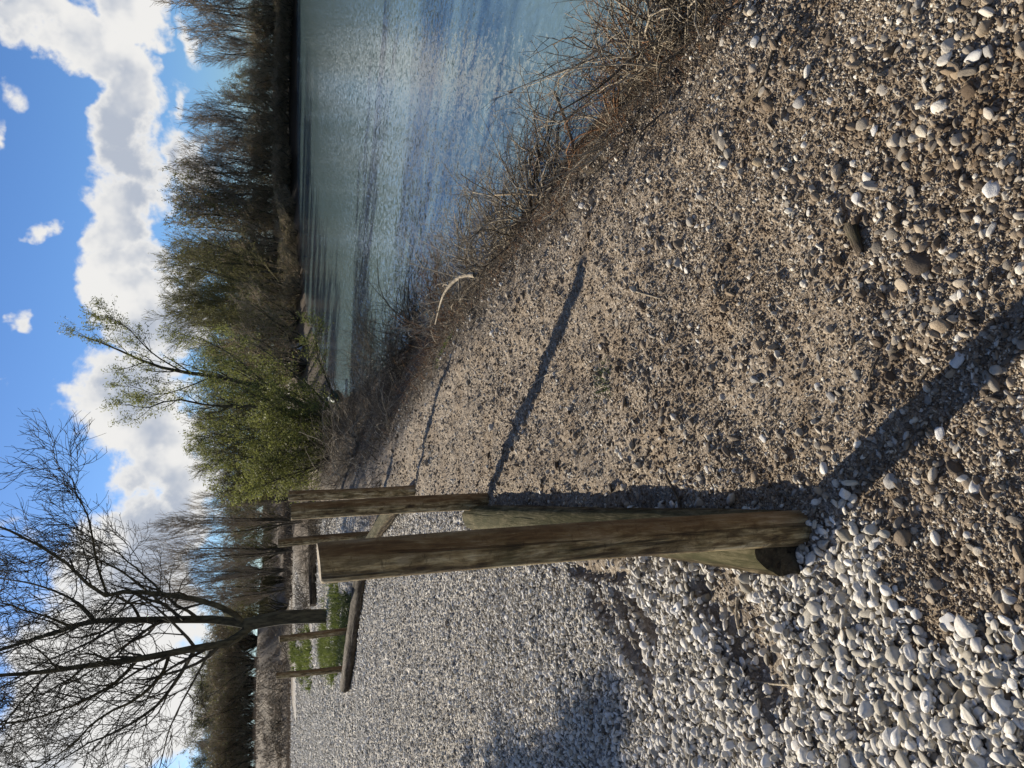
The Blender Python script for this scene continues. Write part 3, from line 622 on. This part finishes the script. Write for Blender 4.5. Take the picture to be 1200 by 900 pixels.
def by_px(x_top, y, Y, pr, label, cat, group, dz=0, sx=1.0):
    p = at(330, y, Y); z = hz(p[0], Y); top = at(x_top, y, Y)[2]; s = max(.5, (top-z)/11.0)
    return place_tree(pr, (p[0], Y, z), s, rg.uniform(0, 6.28), label, cat, group, sx)
# far bank, right of the picture
FB = [(-35,185,118,0,'b'),(5,190,117,1,'b'),(35,215,118,2,'b'),(62,228,119,0,'b'),(95,275,121,0,'o'),(118,262,120,1,'o'),(140,222,118,1,'b'),(163,228,118,0,'b'),(182,238,120,2,'b'),(203,212,117,1,'b'),(226,206,118,1,'o'),(244,212,117,0,'b'),(264,203,116,0,'o'),(286,212,114,2,'b'),(305,205,112,1,'o')]
for i, (y, xt, Y, v, kd) in enumerate(FB):
    pr = {'b': pb, 'o': po}[kd][v]; lab = {'b': 'leafless tree', 'o': 'sparsely budding tree'}[kd]
    by_px(xt, y, Y, pr, f'{lab} on the far bank, {ORD[i]} from the right end of the row', 'tree', 'trees along the far bank of the lake')
for i, y in enumerate(range(-30, 345, 17)):
    by_px(rg.uniform(286, 306) if y < 240 else rg.uniform(262, 290), y+rg.uniform(-5, 5), 116-(y > 290)*6+rg.uniform(-1.5, 1.5), ps[i % 2], f'brown leafless shrub low on the far bank, {ORD[i]} counted from the right', 'shrub', 'shrubs in front of the far trees', sx=1.7)
for i, y in enumerate(range(-20, 345, 13)):
    p = at(340, y+rg.uniform(-5, 5), 100); f = [None]
    Yb = 113.2 if y < 180 else 111.0 if y < 235 else 104 if y < 270 else 96 if y < 300 else 86 if y < 325 else 78; p = at(340, y+rg.uniform(-5, 5), Yb)
    while hz(p[0], p[1]) < -.75: p = p*1.006
    place_tree(ps[i % 2], (p[0], p[1], hz(p[0], p[1])-.3), rg.uniform(.16, .26), rg.uniform(0, 6.28), f'small bush at the far waterline, {ORD[i] if i < 25 else "last"} counted from the right edge', 'bush', 'bushes along the far waterline', 3.2)
# willows on the left shore
WL = [(322,198,92,0),(345,182,86,1),(368,196,82,2),(392,222,74,0),(412,228,66,1),(436,236,60,2),(462,232,54,0),(488,226,50,1),(512,222,46,2),(536,232,44,0),(556,250,46,1)]
for i, (y, xt, Y, v) in enumerate(WL):
    by_px(xt, y, Y, pw[v], f'yellow green willow on the left shore, {ORD[i]} from the open lake towards the posts', 'tree', 'willows along the left shore', sx=1.15)
for i, (y, xt, Y) in enumerate([(350,300,84),(375,296,76),(400,305,64),(428,312,56),(330,290,95)]):
    by_px(xt, y, Y, ps[i % 2], f'brown shrub at the foot of the willows, {ORD[i]} in line', 'shrub', 'shrubs under the willows', sx=1.6)
# thin trees behind the lot
for i, (y, xt, Y) in enumerate([(585,225,58),(612,180,50),(645,170,60),(668,185,66),(690,200,70)]):
    by_px(xt, y, Y, pb[i % 3], f'thin grey leafless tree behind the lot, {ORD[i]} from the willows', 'tree', 'thin trees behind the lot', sx=.55)
for i, (y, xt, Y, v) in enumerate([(575,285,78,1),(610,290,76,0),(645,288,80,2),(680,284,82,1),(712,290,80,0)]):
    by_px(xt, y, Y, pw[v], f'low greenish shrub tree beyond the track, {ORD[i]} from the lake side', 'tree', 'low green trees beyond the track', sx=1.5)
DK = [(745,250,96,'e',0),(770,236,98,'e',1),(793,222,100,'e',0),(815,228,96,'e',1),(836,222,98,'e',0),(858,234,96,'b',1),(875,228,99,'e',1),(897,224,97,'e',0),(925,228,98,'e',1),(725,262,99,'o',0)]
for i, (y, xt, Y, kd, v) in enumerate(DK):
    by_px(xt, y, Y, {'e': pe, 'b': pb, 'o': po}[kd][v % 2], f'dark tree of the belt behind the tan embankment, {ORD[i]} in the belt', 'tree', 'dark trees behind the embankment', sx=1.1)
for i in range(14):
    by_px(rg.uniform(268, 282), 560+i*27, 108+rg.uniform(-3, 3), ps[i % 2], f'brown shrub along the top of the embankment, {ORD[i]} from the lake', 'shrub', 'shrubs on the embankment', sx=1.5)

for i, y in enumerate(range(722, 935, 26)):
    by_px(rg.uniform(290, 300), y, 92+rg.uniform(-2, 2), ps[i % 2], f'leafless shrub below the dark belt behind the embankment, {ORD[i]} from the bare tree', 'shrub', 'shrubs below the dark belt', sx=1.8)
# evergreen shrub added out of view to cast the shadow on the left pebbles
rgn = np.random.default_rng(81); sp = np.array([-4.90, 7.15]); A = Acc()
P = np.array([[[0, 0, -.2], [0, 0, 1], [0, 0, 2], [.02, 0, 2.7]]]); tA = Acc(); tA.tubes(P, np.array([[.07, .06, .04, .01]]), 8)
P1, R1 = grow(rgn, P, np.array([[.05, .05, .03, .01]]), 170, .06, 1, 66, 1.0, .3, 4, .1, .1, .005); A.tubes(P1, R1, 4)
V, f = leafs(rgn, P1, 130, .035, .5, .07); A.add(V, f, 1)
tree_obj('added_shadow_shrub', (sp[0], sp[1], hz(*sp)), tA, A, B_dark, [B_dark, L_ever], 'unseen narrow evergreen shrub added left of the posts to shade the pebbles', 'shrub')

# ------------------------------------------------------------------ dead brush along the bank
def brush(seed, n, spread, L, up_, wig, r=.004, twigs=4, mat2=None, leaf=0, lean=(0.3, 0), k=8):
    rg = np.random.default_rng(seed); a = rg.uniform(0, 6.28, n); rr = np.sqrt(rg.uniform(0, 1, n))*spread
    B = np.stack([np.cos(a)*rr, np.sin(a)*rr, np.full(n, -.05)], 1)
    d = norm(np.stack([np.cos(a)*.7+lean[0]+rg.normal(0, .35, n), np.sin(a)*.7+lean[1]+rg.normal(0, .35, n), rg.uniform(.25, 1.1, n)*up_], 1))
    ln = L*rg.uniform(.35, 1.1, n); P = np.empty((n, k, 3)); P[:, 0] = B
    for s in range(1, k):
        P[:, s] = P[:, s-1]+d*(ln/(k-1))[:, None]; d = norm(d+np.array([0, 0, -.13])+rg.normal(size=(n, 3))*wig)
    r0 = r*rg.uniform(.5, 1.5, n); R = r0[:, None]*np.linspace(1, .35, k)[None]
    h_ = n//2; A = Acc(); A.tubes(P[:h_], R[:h_], 5); A.tubes(P[h_:], R[h_:], 5, 2); P2, R2 = grow(rg, P, R, twigs, .2, 1, 45, L*.42, .55, 5, 0.0, .2, r*.3); h_ = len(P2)//3; A.tubes(P2[:h_], R2[:h_], 3); A.tubes(P2[h_:], R2[h_:], 3, 2)
    P3, R3 = grow(rg, P2, R2, 3, .2, 1, 45, L*.14, .6, 3, 0.0, .15, r*.22); A.tubes(P3, R3, 3, 2)
    if leaf: V, f = leafs(rg, P2[::2], leaf, .011, .4, .01); A.add(V, f, 1)
    return A
def bank_pt(x, y, z):                       # nearest ground along the view where the bank has this height
    return gnd(x, y, z)
BR = [ # photo x,y of the foot, ground height, seed, n, spread, length, up, label, material
 (805,20,-.35,1,90,.36,.80,.9,'big tangle of dead bramble stems at the right end of the near bank','d'),
 (765,60,-.45,2,80,.36,.85,.8,'tangle of dry stems over the water beside the big bramble','p'),
 (730,110,-.45,3,46,.30,.70,.8,'rusty tufted dead shrub midway along the near bank','r'),
 (700,160,-.30,4,18,.16,.42,.6,'small reddish dead tuft at the lip of the gravel strip','r'),
 (640,225,-.60,5,22,.30,.75,.8,'sparse bare shrub standing in the shallow water','d'),
 (600,262,-.50,6,70,.36,.80,.8,'dense grey twiggy shrub on the bank under the upright stick','d'),
 (560,300,-.45,7,80,.38,.85,.8,'pale twiggy shrub behind the bleached curved branch','p'),
 (525,340,-.45,8,80,.45,.95,.8,'dry bush with fine twigs reaching out over the lake','p'),
 (505,385,-.40,9,70,.45,.85,.7,'rust brown low bush beside the green moss tuft','r'),
 (470,400,-.70,10,90,.60,1.15,.9,'dark spiky dead bush at the water edge','k'),
 (455,450,-.55,11,90,.7,1.0,.7,'brown bush on the slope left of the dark spiky one','d'),
 (430,430,-.85,12,70,.7,1.4,.9,'dark twiggy bush half in the water before the green boat','k'),
 (430,490,-.45,13,90,.9,1.1,.6,'low dry bush on the slope below the leaning willow','d'),
 (415,530,-.25,14,90,1.0,1.1,.55,'dry grassy bush between the willow and the far posts','d'),
 (455,520,-.15,15,60,.7,.6,.5,'low grey brown scrub on the lip of the bank past the third post','d'),
 (395,560,-.1,16,90,1.2,1.5,.7,'brown bush left of the willow stems','d'),
 (388,470,-.8,17,60,.8,1.4,1.0,'dark stems at the foot of the leaning willow','k')]
MB_ = {'d': [B_pale, L_dead, B_dry], 'p': [B_pale, L_dead, B_pale], 'r': [B_pale, L_dead, B_rust], 'k': [B_dry, L_dead, B_dark]}
for (x, y, z, sd_, n, spd, L, u_, lab, mk) in BR:
    p = bank_pt(x, y, z); zz = hz(p[0], p[1])
    o = brush(sd_, int(n*.95), spd, L*1.3, u_, .17, .0068 if p[1] < 8 else .009, 5, leaf=1 if mk in 'rd' else 0, lean=(.35, -.1)).obj('dead_bush', MB_[mk])
    o.location = (p[0], p[1], max(zz, -1.05)); tag(o, lab, 'bush', 'dead bushes along the near bank')
for i, (x, y, z, L, lab) in enumerate([(790,35,-.35,1.25,'few long thick bleached stems sticking out of the big bramble'), (742,85,-.4,1.1,'thick pale twigs leaning out over the water near the rusty tuft'), (612,250,-.4,1.0,'thick grey twigs beside the upright snapped stick'), (552,312,-.4,1.1,'knot of thick pale twigs around the bleached curved branch'), (490,380,-.4,1.2,'pale branching twigs above the green moss tuft')]):
    p = bank_pt(x, y, z); o = brush(400+i, 16, .22, L, .9, .24, .0105, 7, lean=(.4, -.15), k=10).obj('dead_branches', [B_pale, L_dead, B_dry]); o.location = (p[0], p[1], max(hz(p[0], p[1]), -1.05)); tag(o, lab, 'branches', 'loose dead branches along the near bank')
# dry litter and stubble over the slope (uncountable)
rgn = np.random.default_rng(91); n = 20000; yy = 1.5*(34/1.5)**rgn.uniform(0, 1, n); tx = np.interp(yy, T_[:, 1], T_[:, 0]); wx = np.interp(yy, W_[:, 1], W_[:, 0])
xx = tx+(wx-tx)*rgn.uniform(-.12, 1, n)**1.0; zz = height(xx, yy); s = .10*(.6+.07*yy)*rgn.uniform(.3, 1.2, n)
d = norm(rgn.normal(size=(n, 3))*np.array([1, 1, .45])+np.array([0, 0, .22])); B = np.stack([xx, yy, zz+.004], 1)
P = np.stack([B, B+d*s[:, None]*.5, B+norm(d+rgn.normal(0, .25, (n, 3)))*s[:, None]], 1); R = (.0013+.00012*yy)[:, None]*np.array([[1, .8, .35]])
A = Acc(); q = rgn.uniform(0, 1, n)
for i, (lo, hi) in enumerate(((0, .14), (.14, .78), (.78, 1))):
    k = (q >= lo) & (q < hi); A.tubes(P[k], R[k], 3, i)
tag(A.obj('dry_litter', [B_pale, B_dry, B_rust]), 'dry grass stalks and dead leaf litter matted over the lake bank', 'plant litter', kind='stuff')
# upright sticks, bleached branch
def stick(name, pts, r0, r1, m, label, cat='branch', k=14, tw=0, seed=1, tl=.15):
    P, r = resample(pts, [r0, r1], k); c = P[0].copy(); P = P-c; A = Acc(); rg = np.random.default_rng(seed)
    r = r*(1+rg.normal(0, .08, k)); A.tubes(P[None], r[None], 8)
    if tw: P2, R2 = grow(rg, P[None], r[None], tw, .15, .95, 50, tl, .5, 5, 0, .15, r1*.35); A.tubes(P2, R2, 4)
    o = A.obj(name, [m]); o.location = c; return tag(o, label, cat)
def g3(x, y, dz=.006): 
    p = gnd(x, y); z = hz(p[0], p[1]); p = gnd(x, y, z); return np.array([p[0], p[1], hz(p[0], p[1])+dz])
def w3(x, y, Y): return at(x, y, Y)
stick('dead_stick', [w3(675,200,5.2), w3(670,165,5.3), w3(650,107,5.45)], .016, .010, B_dry, 'upright dark stick leaning over the water with snapped top', tw=8, seed=3)
stick('dead_stick', [w3(655,238,5.9), w3(652,200,6.1), w3(655,150,6.5)], .012, .006, B_dark, 'thin dark stick crossing behind the leaning upright one', tw=8, seed=4)
stick('fallen_branch', [w3(580,228,6.6), w3(615,227,6.3), w3(650,231,5.9)], .012, .008, B_red, 'straight reddish fallen branch lying between bank and water', tw=5, seed=5)
stick('bleached_branch', [w3(556,322,6.0), w3(538,325,6.2), w3(520,345,6.5), w3(510,380,7.0)], .020, .006, B_pale, 'thick bleached curved branch on the bank beside the moss tuft', tw=6, seed=6, tl=.3)
stick('dead_stick', [w3(740,55,3.7), w3(722,30,3.8), w3(708,0,4.0)], .006, .003, B_pale, 'long pale straight stalk leaning out of the big bramble', tw=2, seed=7)
# twigs and sticks lying on the ground
GT = [([(620,455),(640,440),(657,436),(668,425),(677,400)], .0042, .0022, B_pale, 'curved pale twig lying across the second post shadow', 'twig', 3),
 ([(660,548),(676,535),(681,505),(668,455)], .003, .0015, B_dry, 'thin brown stem curling on the gravel below the pale twig', 'twig', 0),
 ([(835,776),(862,790),(900,800),(950,804)], .0045, .003, B_pale, 'long pale twig bent across the white pebbles', 'twig', 2),
 ([(866,700),(867,720),(868,737)], .007, .006, B_pale, 'short straw coloured stick beside the near log', 'stick', 0),
 ([(890,798),(896,840),(905,885)], .0025, .0015, B_pale, 'thin straight stem pointing to the lower left over the pebbles', 'twig', 0),
 ([(782,556),(795,582),(800,600)], .007, .005, B_dry, 'grey broken stick in the log shadow near the first post', 'stick', 1),
 ([(870,125),(895,100),(908,60),(911,48)], .006, .004, B_dry, 'long bent brown stick among stones at the right', 'stick', 2),
 ([(1076,457),(1084,440),(1096,425)], .004, .003, B_dry, 'small grey stick at the edge of the first post shadow', 'stick', 0),
 ([(748,342),(775,350)], .0045, .003, B_pale, 'short straight pale stalk on the open gravel', 'twig', 0),
 ([(672,850),(690,818),(708,815)], .003, .002, B_pale, 'thin pale twig in the shaded pebbles at the left', 'twig', 0),
 ([(1020,455),(1022,437),(1028,418)], .003, .002, B_dry, 'tiny dark twig on the grit right of the first post', 'twig', 0),
 ([(630,690),(640,670),(650,668),(660,690)], .003, .002, B_pale, 'looping pale tendril next to the near post and furrows', 'twig', 0)]
for i, (pts, r0, r1, m, lab, nm, tw) in enumerate(GT):
    stick(nm, [g3(x, y, r0*1.5) for x, y in pts], r0, r1, m, lab, nm, 12, tw, 20+i, .05)
# split chunk of driftwood
def chunk(x0, y0, x1, y1, r, label):
    a = g3(x0, y0); b = g3(x1, y1); L = np.linalg.norm(b-a); rg = np.random.default_rng(3); S = 14; K = 9; A = Acc(); th = np.arange(S)/S*6.283; rows = []
    for i in range(K):
        f = i/(K-1); rr = r*(1-.35*f)*(1+.12*np.sin(th*3)+.1*rg.normal(size=S)*.5); rows.append(np.stack([rr*np.cos(th)*.6, rr*np.sin(th), np.full(S, L*f)+rg.normal(0, .004, S)*(i in (0, K-1))], 1))
    V = np.concatenate(rows+[[rows[0].mean(0)], [rows[-1].mean(0)]]); b_ = (np.arange(K-1)*S)[:, None]; j = np.arange(S)[None]; j2 = (j+1) % S
    A.add(V, np.stack([b_+j, b_+j2, b_+j2+S, b_+j+S], -1).reshape(-1, 4)); jj = np.arange(S); A.F.append((np.concatenate([np.stack([jj, (jj+1) % S, np.full(S, K*S)], 1), np.stack([jj+(K-1)*S, (jj+1) % S+(K-1)*S, np.full(S, K*S+1)], 1)]), 0))
    o = A.obj('driftwood_chunk', [M_logdark]); d = Vector(b-a).normalized(); x_ = Vector((0, 0, 1)); y_ = d.cross(x_).normalized(); x_ = y_.cross(d)
    o.matrix_world = Matrix.Translation(Vector(a)+Vector((0, 0, r*.4))) @ Matrix((x_, y_, d)).transposed().to_4x4(); tag(o, label, 'driftwood')
chunk(1000, 264, 1013, 296, .022, 'stubby piece of dark driftwood lying on sandy grit')
# standout stones
STN = [(886,49,.030,'white',"pale triangular stone near the top of the brown strip by the bramble"),(1026,153,.028,'white','rounded white stone in the brown strip beyond the driftwood chunk'),(1163,223,.030,'white','large smooth oval white stone at the bottom right of the strip'),
 (1143,67,.030,'white','flat bright white stone next to a slim long stone'),(1160,62,.026,'mid','slim long grey stone leaning on the flat white one'),(891,190,.028,'tan','tan brown blocky stone half bedded in earth'),
 (886,445,.032,'mid','grey angular stone casting a dark shadow in the middle of the strip'),(967,549,.028,'white','upright pointed white stone at the edge of the first post shadow'),(1124,421,.030,'white','flat whitish stone lying within the first post shadow'),
 (1104,507,.026,'white','white wedge stone on the lit side of the first post shadow'),(1144,571,.026,'white','five sided white stone on brown grit in front of the first post'),(975,465,.026,'mid','grey heart shaped stone among small pebbles in the strip'),
 (896,514,.022,'white','small white stone below the angular grey one'),(940,120,.030,'mid','curved grey stone beside dark earth in the strip'),(1004,233,.024,'white','round pale stone just past the driftwood chunk'),(1046,564,.030,'mid','oval grey stone inside the shade near the first post base'),
 (1115,728,.030,'white','pale block stone alone on the sandy patch at the left'),(1185,697,.026,'white','white stone on the bare sand at the bottom'),(1075,718,.026,'white','whitish pointed stone on the sandy patch edge')]
M_st = {'white': stone_mat('standout_white_stone', [(0, (.50, .48, .43)), (1, (.60, .58, .54))]), 'mid': stone_mat('standout_grey_stone', [(0, (.22, .21, .19)), (1, (.32, .30, .27))]), 'tan': stone_mat('standout_tan_stone', [(0, (.33, .25, .15)), (1, (.36, .28, .17))])}
for i, (x, y, s, mk, lab) in enumerate(STN):
    p = g3(x, y, 0); me = stone_mesh('stone', 3, 300+i, M_st[mk], .3); o = link(bpy.data.objects.new('stone', me)); s *= .72+.05*p[1]
    o.location = (p[0], p[1], p[2]+s*.22); o.scale = (s, s, s*(.95)); o.rotation_euler = (rng.normal(0, .25), rng.normal(0, .25), rng.uniform(0, 6.28)); tag(o, lab, 'stone', 'larger single stones on the brown strip')

# ------------------------------------------------------------------ grass, moss
def blades(name, P, h, wd, m, label, cat='grass', spread=.5, seed=1, kind='stuff'):
    rg = np.random.default_rng(seed); n = len(P); d = norm(rg.normal(size=(n, 3))*spread+np.array([0, 0, 1])); hh = (h*rg.uniform(.5, 1.2, n))[:, None]
    s = norm(np.cross(d, rg.normal(size=(n, 3))))*wd; mid = P+d*hh*.55; tip = P+norm(d+rg.normal(size=(n, 3))*.35)*hh
    V = np.stack([P-s, P+s, mid+s*.7, mid-s*.7, tip], 1).reshape(-1, 3); b = (np.arange(n)*5)[:, None]
    A = Acc(); A.add(V, b+np.array([[0, 1, 2, 3]])); A.F.append((b+np.array([[3, 2, 4]]), 0)); o = A.obj(name, [m]); return tag(o, label, cat, kind=kind)
def grasspatch(poly_px, n, h, wd, seed, label, m):
    rg = np.random.default_rng(seed); poly = [tuple(gnd(*p)[:2]) for p in poly_px]; q = np.array(poly); out = []
    while len(out) < n:
        c = rg.uniform(q.min(0), q.max(0), (n*2, 2)); sp_ = (q.max(0)-q.min(0))*.35; k = inside(c[:, 0]+sp_[0]*(fbm(c[:, 0]*1.5, c[:, 1]*1.5, 4, 3)-.5), c[:, 1]+sp_[1]*(fbm(c[:, 0]*1.5+7, c[:, 1]*1.5, 4, 4)-.5), poly); k &= fbm(c[:, 0]*1.2, c[:, 1]*1.2, 3, seed) > .50; out += list(c[k])
    c = np.array(out[:n]); P = np.stack([c[:, 0], c[:, 1], height(c[:, 0], c[:, 1])-.01], 1); return blades('grass', P, h, wd, m, label, seed=seed, spread=.9)
grasspatch([(400,690),(380,690),(378,745),(380,782),(396,785),(402,740)], 5200, .30, .012, 3, 'bright green grass growing behind the far log around the bare tree', G_grass)
grasspatch([(366,752),(352,752),(352,786),(364,786)], 2500, .5, .03, 4, 'small green grass patch further back on the lot', G_grass)
grasspatch([(352,560),(344,560),(344,690),(352,690)], 3500, .7, .03, 5, 'rough dry grass below the distant pale track', B_dry)
grasspatch([(413,700),(404,700),(400,775),(405,785)], 3000, .22, .02, 6, 'dark leaves added as shade in the hollow behind the far log', L_ever)  # dark blades stand in for the shade behind the log
p = g3(512, 411); P = np.random.default_rng(4).normal(0, .07, (500, 3))*np.array([1, 1, 0])+np.array([p[0]+.02, p[1], 0]); P[:, 2] = height(P[:, 0], P[:, 1])
blades('moss_tuft', P, .06, .004, G_grass, 'bright green moss tuft at the lip of the bank', 'moss', 1.2, 4)
p = g3(708, 447); P = np.random.default_rng(5).normal(0, .05, (160, 3))*np.array([1, 1, 0])+np.array([p[0], p[1], 0]); P[:, 2] = height(P[:, 0], P[:, 1])
blades('weed_tuft', P, .04, .003, L_ever, 'small dark green weed tuft on the open gravel', 'weed', 1.2, 5)
rgn = np.random.default_rng(19); n = 48000; X = rgn.uniform(-62, -2, n); Y = np.where(X < -24, rgn.uniform(61, 81, n), rgn.uniform(88, 101, n))
P = np.stack([X, Y, height(X, Y)-.02], 1); k = fbm(X*.5, Y*.5, 4, 9) > .40; blades('embankment_grass', P[k], .45, .022, B_straw, 'withered pale brown grass and stalks over the embankment', 'grass', 1.0, 8)
n = 9000; X = rgn.uniform(-40, 3, n); Y = rgn.uniform(44, 66, n); P = np.stack([X, Y, height(X, Y)-.02], 1); k = (fbm(X*.6, Y*.6, 4, 19) > .45) & (X > -26+.0*Y) & (lotmask(X, Y) < .99) | ((Y > 62) & (X > -40)); k &= ~inside(X, Y, TP)
blades('roadside_scrub', P[k], .40, .016, B_straw, 'brown withered scrub between the lot and the pale track', 'scrub', 1.0, 8)
# brambles arching on the tan embankment
rgn = np.random.default_rng(17)
for i, y in enumerate([770,800,830,848,868,890]):
    p = at(345, y, 70); A = brush(200+i, 16, .8, 3.2, 1.1, .10, .03, 4, lean=(.1, .0)); o = A.obj('bramble', [B_red, L_dead, B_dark]); o.location = (p[0], 70.5, hz(p[0], 70.5))
    tag(o, f'arching leafless bramble at the foot of the embankment, {ORD[i]} past the bare tree', 'bramble', 'brambles before the embankment')
for i, (x, y, Y) in enumerate([(372,640,33),(366,690,38),(372,612,30),(352,720,46),(345,745,60)]):
    p = at(x, y, Y); A = brush(230+i, 60, 1.0, 2.0, 1.2, .12, .012, 4, leaf=1, lean=(0, 0)); o = A.obj('bramble', [B_dry, L_yel if i in (1, 3) else L_dead, B_dry]); o.location = (p[0], Y, hz(p[0], Y))
    tag(o, f'scraggly roadside shrub between the corner post and the bare tree, {ORD[i]} one', 'shrub', 'scraggly shrubs behind the lot')

# ------------------------------------------------------------------ small boat at the willow
M_boat, t = mat('dark_green_boat_paint'); oc = t.n('ShaderNodeTexCoord').outputs['Object']; n = t.noise(oc, 5, 5, .6)
finish(t, t.mix(t.smooth(n, .45, .7), (.012, .04, .034), (.03, .07, .055)), .5, None, .4)
bo = at(394, 460, 31.0)
o = empty('rowing_boat'); o.matrix_world = Matrix.Translation((at(394, 474, 31)[0], 31.0, at(394, 470, 31)[2])) @ Matrix(((0, 1, 0), (0, 0, 1), (1, 0, 0))).transposed().to_4x4() @ Matrix.Scale(.55, 4); tag(o, 'small dark green boat tipped on its side at the waterline under the willow', 'boat')
K = 15; S = 13; rows = []; inn = []
for i in range(K):
    f = i/(K-1)*2-1; wdt = .55*(1-abs(f)**2.6)+.03; sheer = .50+.55*abs(f)**2.2; keel = .10+.25*abs(f)**3; ph = np.linspace(0, math.pi, S)
    rows.append(np.stack([np.full(S, f*.85), -np.cos(ph)*wdt, keel+(sheer-keel)*(1-np.sin(ph)**.7)], 1)); inn.append(rows[-1]*np.array([.96, .9, 1])+np.array([0, 0, .03]))
def shell(rows):
    V = np.concatenate(rows); b = (np.arange(K-1)*S)[:, None]; j = np.arange(S-1)[None]; return V, np.stack([b+j, b+j+1, b+j+1+S, b+j+S], -1).reshape(-1, 4)
A = Acc(); A.add(*shell(rows)); A.add(*shell(inn)); A.obj('hull', [M_boat], o)
A = Acc(); e = [np.array([r[0] for r in rows]), np.array([r[-1] for r in rows])]; A.tubes(np.array(e), np.full((2, K), .025), 6); A.obj('gunwale', [M_boat], o)
bmx = bmesh.new(); bmesh.ops.create_cube(bmx, size=1); bmesh.ops.scale(bmx, vec=(.2, .95, .03), verts=bmx.verts); bmesh.ops.bevel(bmx, geom=bmx.edges[:], offset=.008, segments=2)
me = bpy.data.meshes.new('bench'); bmx.to_mesh(me); me.materials.append(M_boat); bn = link(bpy.data.objects.new('bench', me), o); bn.location = (0, 0, .38)
print('scene built, coarse pebbles', n_big)
